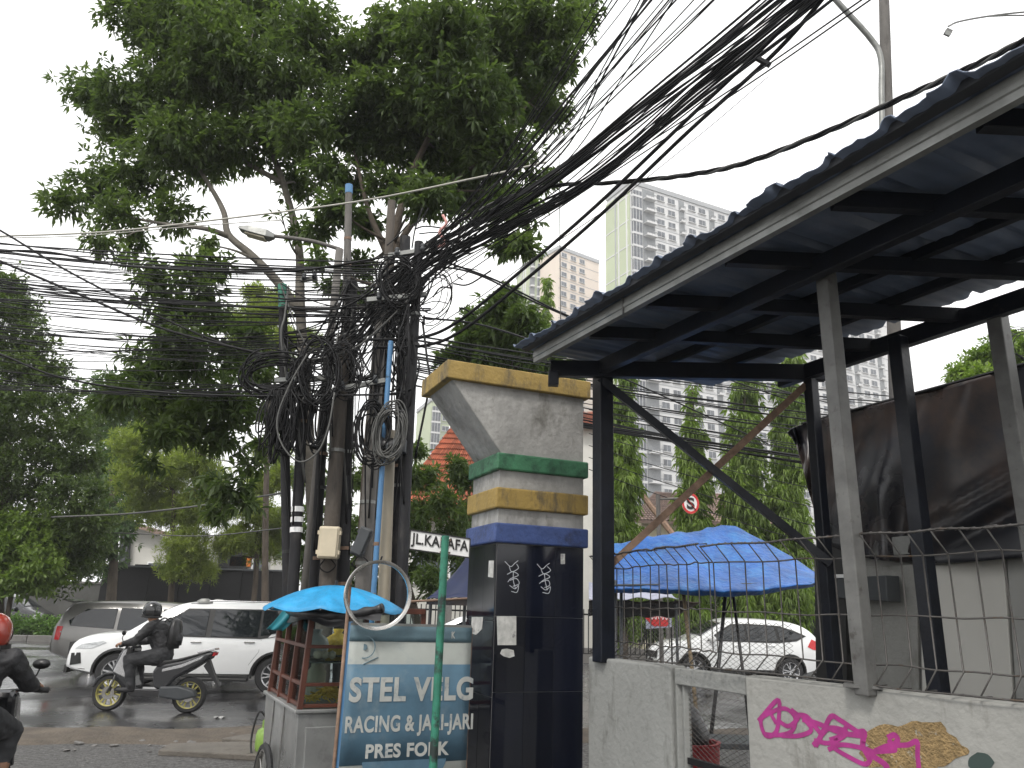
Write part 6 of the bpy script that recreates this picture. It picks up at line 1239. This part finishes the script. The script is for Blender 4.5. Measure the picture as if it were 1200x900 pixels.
# A: bundles running left over the road
gl = 'dark cables sagging left from the poles over the street'
nb_ = 0
for (y0, y1, n, sp_, sag, rr, ex) in ((286, 308, 8, 9, 8, .009, 470), (335, 352, 13, 16, 10, .0095, 480), (365, 382, 9, 20, 14, .007, 440), (405, 398, 12, 22, 14, .006, 410), (440, 446, 10, 20, 12, .0065, 400), (312, 330, 8, 16, 8, .006, 460)):
    lb_ = ['topmost', 'thickest middle', 'loose third', 'loose fourth', 'lowest', 'second from top'][nb_]; nb_ += 1
    for i in range(n):
        a = (-70, y0+J_(sp_)-3, 9.6+J_(.8)); e = (ex+J_(30), y1+J_(sp_)+8, 8.3+J_(.3)); sagc(a, e, sag+J_(8), rr*U(.6, 1.25), 'dark cable in the '+lb_+' bundle sagging to the left edge from the poles', gl+', '+lb_+' bundle')
for pts, rr, m, lab in (
    ([(-60, 240, 8.5), (0, 270, 8.5), (80, 318, 8.6), (180, 368, 8.6), (290, 412, 8.5), (400, 425, 8.4)], .013, 'cable', 'thick dark cable dropping from the upper left edge down to the poles'),
    ([(-60, 282, 8.4), (0, 306, 8.4), (100, 348, 8.5), (200, 388, 8.5), (330, 420, 8.4)], .016, 'cable', 'thicker dark cable descending just below the upper left one'),
    ([(-60, 395, 7.6), (0, 415, 7.6), (70, 442, 7.7), (170, 458, 7.8), (300, 464, 7.8), (480, 462, 7.8)], .012, 'cable', 'lone lower cable curving from the left edge across the tree foliage'),
    ([(-60, 282, 8.6), (0, 277, 8.6), (120, 272, 8.5), (250, 258, 8.4), (420, 236, 8.2), (560, 208, 7.5), (640, 190, 7)], .011, 'cablewhite', 'pale cable slanting across the tree crown, highest on the left'),
    ([(-60, 280, 8.7), (0, 279, 8.7), (100, 276, 8.6), (240, 264, 8.5), (330, 258, 8.3)], .006, 'cablewhite', 'thin pale cable close under the highest pale one'),
    ([(60, 606, 18), (150, 602, 18), (240, 592, 17), (330, 578, 16)], .022, 'cablegrey', 'grey cable in front of the olive pines low on the left'),
    ([(60, 622, 20), (150, 625, 20), (240, 628, 20), (340, 618, 18)], .014, 'cablegrey', 'thin grey cable under the first one in front of the olive pines'),
    ([(-60, 296, 8.4), (0, 294, 8.4), (60, 296, 8.4), (150, 312, 8.4), (330, 318, 8.4), (460, 300, 8.3)], .014, 'cable', 'thick cable of the upper left bundle'),
    ([(300, 347, 8.2), (360, 352, 8.1), (420, 348, 8), (500, 330, 7.8)], .012, 'cable', 'short thick cable joining the left bundle to the right poles')):
    cable(pts, rr, lab, None, m)
gk = 'black cable hanks hanging on the left poles'
for i in range(46):
    c = at(U(318, 352), U(455, 470), 7.85+J_(.1)); L_ = U(.25, .75); w_ = J_(.10); o = MB().tube(spl([c, c+V((w_, -.03, -L_*.5)), c+V((w_*.6+J_(.05), 0, -L_)), c+V((-w_*.6, .03, -L_*.55)), c+V((J_(.05), .04, 0))], 6), U(.006, .011), 5).build('cable', M['cable'], smooth=1); put(o, 'black cable hank hanging in the dense mass on the white-striped pole', 'cable', gk)
# B: bundles rising over the camera to the right
gr = 'dark cables rising from the poles to the upper right'
def rise(n, s0, s1, mid, e0, sa, sm, se, rr, lab, grp, twist=0, m='cable'):
    for i in range(n):
        j = J_(1); k = J_(1); a = (s0+j*sa, s1+k*sa*.7, 8.1+J_(.3)); b_ = (mid[0]+j*sm*.5, mid[1]+k*sm, 6.4+J_(.2)); c = (e0[0]+j*se*.4+k*se*.5, e0[1]+j*se, 4.6+J_(.15))
        ex = (c[0]+(c[0]-b_[0])*.8, c[1]+(c[1]-b_[1])*.85, 3.5); st = (a[0]-40+J_(15), a[1]+55+J_(20), 8.2); cable([st, a, lerp(a, b_, .5)[:2]+((a[2]+b_[2])/2+.15,), b_, lerp(b_, c, .5)[:2]+((b_[2]+c[2])/2,), c, ex], rr*U(.7, 1.2), lab, grp, m)
rise(15, 478, 318, (650, 205), (905, 10), 20, 9, 20, .0095, 'dark cable in the upper of the two dense bundles rising to the top edge', gr)
rise(18, 492, 322, (690, 215), (948, 4), 22, 9, 18, .0095, 'dark cable in the dense bundle rising to the top edge right of centre', gr)
rise(11, 440, 372, (625, 190), (800, -8), 26, 18, 44, .0065, 'thin cable fanning up to the top edge left of the dense bundles', 'thin cables fanning up to the top edge')
rise(9, 430, 390, (600, 175), (722, -5), 20, 18, 34, .0055, 'thin steep cable crossing the tree crown to the top edge', 'thin cables crossing the tree crown')
rise(4, 450, 360, (660, 180), (765, -5), 18, 14, 22, .007, 'thin cable between the crown fan and the dense bundles', 'thin cables between crown and bundles')
rise(6, 470, 345, (650, 232), (860, 60), 26, 14, 40, .006, 'stray thin cable weaving through the dense rising bundles', 'stray thin cables in the rising bundles')
for off in ((0, 0), (7, 9)):
    cable([(430+off[0], 398+off[1], 8.0), (490+off[0], 396+off[1], 7.8), (535+off[0], 378+off[1], 7.5), (610+off[0], 318+off[1], 6.8), (700+off[0], 240+off[1], 6.1), (800+off[0], 145+off[1], 5.4), (900+off[0]*1.6, 50+off[1], 4.8), (985+off[0], -35, 4.3)], .017, ['upper', 'lower'][off[0] > 0]+' of the two thick parallel cables passing below the dense bundles', None, sides=7)
q = at(893, 70, 4.85); o = MB().bar(q-V((.05, 0, -.02)), q+V((.06, 0, -.05)), .03, .03).build('cable_clamp', M['blackpl']); put(o, 'black clamp joining the two thick parallel cables near the top edge', 'clamp')
# twisted service cable, three strands wound round each other
tw = spl([at(*p) for p in ((440, 330, 8.1), (520, 272, 7.9), (575, 240, 7.4), (640, 219, 6.9), (720, 214, 6.2), (800, 206, 5.6), (870, 192, 5.1), (960, 158, 4.6), (1050, 118, 4.2), (1130, 82, 3.9), (1210, 42, 3.6), (1320, -20, 3.2))], 22)
tt = thing('twisted_cable', 'thick grey twisted cable sagging from the poles across the sky and over the shelter roof', 'cable', tw[0])
for k in range(3):
    p = []
    for i, c in enumerate(tw):
        d = (tw[min(i+1, len(tw)-1)]-tw[max(i-1, 0)]).normalized(); s_ = d.cross(V((0, 0, 1))).normalized(); u_ = s_.cross(d); a = i*.30+k*2.094; p.append(c+(s_*math.cos(a)+u_*math.sin(a))*.0115)
    MB().tube(p, .0105, 6).build('strand', M['cablegrey' if k == 0 else 'cable'], tt, smooth=1)
cable([(470, 408, 8), (560, 350, 9), (640, 292, 10), (720, 238, 10), (830, 150, 10), (900, 90, 10)], .006, 'hairline cable rising under the dense bundles towards the light grey sky', None)
cable([(655, 175, 9), (656, 260, 9), (657, 380, 9)], .006, 'single thin cable hanging straight down in front of the cream tower', None, 'cablegrey')
o = MB().tube(spl([at(519, 252, 7.7), at(523, 262, 7.68), at(515, 272, 7.7), at(521, 284, 7.7), at(513, 290, 7.7)], 6), .016, 6).build('red_white_tape', mat('red_white_tape', (.6, .3, .27), .6, var=.5, scale=30)); put(o, 'scrap of red and white tape tied on the cables beside the tree', 'tape')
# C: cables running right, behind the pillar and shelter
gm = 'thin cables running right from the poles behind the shelter'
for i in range(18): sagc((480+J_(10), 395+i*3+J_(6), 8.2), (1180, 470+i*6+J_(10), 16), 12+J_(6), .010*U(.6, 1.3), 'thin cable running right from the poles, seen again behind the shelter braces', gm)
for i in range(7): sagc((560+i*6, 474+i*2+J_(2), 14), (1100, 560+J_(8), 15), 4+J_(2), .016, 'cable of the dark sheaf crossing behind the shelter braces', 'dark sheaf behind the shelter braces')
for pts in ([(500, 310, 8), (560, 322, 9), (640, 360, 10), (760, 410, 12), (930, 470, 14), (1060, 500, 15)], [(500, 300, 8), (580, 328, 9), (670, 372, 10), (800, 425, 12), (1000, 480, 15)], [(495, 372, 8), (580, 385, 9), (700, 430, 11), (900, 520, 14)]): cable(pts, .013, 'dark cable dropping from the right poles behind the shelter corner', 'dark cables behind the shelter corner')
for i in range(6): sagc((690, 480+i*14, 20), (960, 530+i*22, 20), 3, .011, 'hairline cable between the columnar trees behind the braces', 'hairline cables among the columnar trees')
# D: tangles: coils, loops and drops round the poles
def coil(cx, cy, Y, rx, ry, n, tilt, lab, rr=.009, m='cable'):
    c = at(cx, cy, Y); k = pxm((c-EYE).length); t = thing('cable_coil', lab, 'cable coil', c, 0, None)
    for i in range(n):
        a0 = U(0, 6.28); sx_, sy_ = rx*k*U(.7, 1.12), ry*k*U(.75, 1.15); ox, oz = J_(.05), J_(.06); y0 = J_(.07); p = []
        for j in range(27): a = a0+j*.2465; x, z = sx_*math.cos(a), sy_*math.sin(a); p.append(c+V((x*math.cos(tilt)-z*math.sin(tilt)+ox, y0+.03*math.sin(a*2+i), x*math.sin(tilt)+z*math.cos(tilt)+oz)))
        MB().tube(p, rr*U(.7, 1.2), 5).build('loop', M[m], t, smooth=1)
    for f in (.8, 2.6, 4.4): MB().tube([c+V((rx*k*math.cos(f)*.9, -.06, ry*k*math.sin(f)*.9)), c+V((rx*k*math.cos(f)*1.08, .06, ry*k*math.sin(f)*1.08))], .012, 5).build('tie', M['blackpl'], t)
coil(322, 440, 7.9, 38, 24, 14, .1, 'wide flat coil of black cable round the leftmost pole')
coil(372, 440, 7.8, 22, 38, 9, .15, 'tall loose coil of cable hanging between the left poles')
coil(372, 492, 7.9, 12, 34, 12, -.05, 'narrow black coil hanging low on the dark wrapped pole')
coil(437, 505, 7.7, 18, 36, 12, .1, 'black coil hanging left of the splice closure', .008)
coil(456, 505, 7.6, 17, 34, 12, -.1, 'grey-green coil hanging round the blue pipe', .008, 'cablegrey')
coil(333, 500, 7.9, 12, 30, 9, .1, 'small black coil on the striped pole', .008)
coil(468, 330, 7.7, 22, 30, 9, .4, 'tangled coil of cable at the tops of the right poles', .008)
coil(505, 345, 7.7, 20, 34, 5, -.2, 'loose loops of cable hanging right of the rightmost pole', .006)
coil(402, 430, 7.8, 20, 30, 8, .3, 'loose coil of cable in the middle of the pole cluster', .007)
o = MB().tube(spl([at(*p) for p in ((360, 415, 7.6), (340, 450, 7.6), (325, 490, 7.6), (330, 520, 7.6), (350, 541, 7.6), (372, 530, 7.6), (385, 500, 7.6), (392, 460, 7.6))], 8), .009, 6).build('cable_loop', M['cablegrey'], smooth=1); put(o, 'big single grey cable loop drooping in front of the left poles', 'cable')
gd_ = 'cables dropping down among the poles'
keys = list(poles)
for i in range(54):
    kk = random.choice('ABCDEFFGHIIK'); t0, g, a = poles[kk]; y0 = U(330, 440); y1 = y0+U(80, 260); q0 = onp(g, a, y0); q1 = onp(g, a, min(y1, 690)); off = V((J_(.10), -.10+J_(.05), 0)); m_ = (q0+q1)/2+V((J_(.12), -.1, 0))
    o = MB().tube(spl([q0+off, q0.lerp(m_, .6)+off*1.1, m_+off, q1+off*.8], 6), U(.006, .016), 5).build('cable', M['cable' if U(0, 1) < .85 else 'cablegrey'], smooth=1); put(o, 'cable strapped down along the '+PN[kk]+' pole of the cluster', 'cable', gd_+': '+PN[kk])
gs_ = 'slack cables strung between the poles'
for i in range(90):
    ka, kb = random.sample('ABCDEFGHIK', 2); y0, y1 = U(300, 460), U(300, 460); q0 = onp(poles[ka][1], poles[ka][2], y0); q1 = onp(poles[kb][1], poles[kb][2], y1); m_ = (q0+q1)/2-V((0, .12, U(.05, .38)))
    o = MB().tube(spl([q0-V((0, .07, 0)), q0.lerp(m_, .55)-V((0, .05, .04)), m_, q1.lerp(m_, .55)-V((0, .05, .04)), q1-V((0, .07, 0))], 5), U(.005, .012), 5).build('cable', M['cable' if U(0, 1) < .85 else 'cablegrey'], smooth=1); put(o, 'slack cable looping from the '+PN[min(ka, kb)]+' pole to the '+PN[max(ka, kb)]+' pole', 'cable', gs_+': '+PN[min(ka, kb)]+' and '+PN[max(ka, kb)])
gt_ = 'short cable ends sticking out of the right pole tops'
for i in range(34):
    c = at(U(440, 545), U(255, 365), 7.9+J_(.2)); d = V((U(.1, .5), J_(.1), U(-.05, .42))); o = MB().tube(spl([c, c+d*.4+V((J_(.06), 0, J_(.06))), c+d+V((J_(.08), 0, J_(.1)))], 5), U(.005, .01), 5).build('cable', M['cable'], smooth=1); put(o, 'short cable end sticking out of the tangle at the right pole tops', 'cable', gt_)
# coil of barbed wire at the right edge
c = at(1197, 400, 5.2); k = thing('razor_wire', 'loose loops of wire at the right edge under the shelter roof', 'wire', c)
for i in range(4): p = [c+V((.13*math.cos(a)*U(.97, 1.03)+i*.05, i*.04, .11*math.sin(a)*U(.97, 1.03))) for a in np.linspace(0, 6.6, 30)]; MB().tube(p, .003, 4).build('loop', M['cable'], k)
MB().tube(spl([at(1163, 362, 4.4), at(1175, 385, 4.8), at(1190, 392, 5.2)], 6), .004, 4).build('tail', M['cable'], k)

# ============================================================ AIR
hz = MB().box((0, 200, 52), (1220, 1020, 107)).build('haze', [], kind='stuff')
hm = bpy.data.materials.new('haze'); hm.use_nodes = True; n = hm.node_tree.nodes; n.remove(n['Principled BSDF']); pv_ = n.new('ShaderNodeVolumePrincipled')
pv_.inputs['Color'].default_value = (.95, .96, .97, 1); pv_.inputs['Density'].default_value = .0009; hm.node_tree.links.new(pv_.outputs[0], n['Material Output'].inputs['Volume']); hz.data.materials.append(hm)
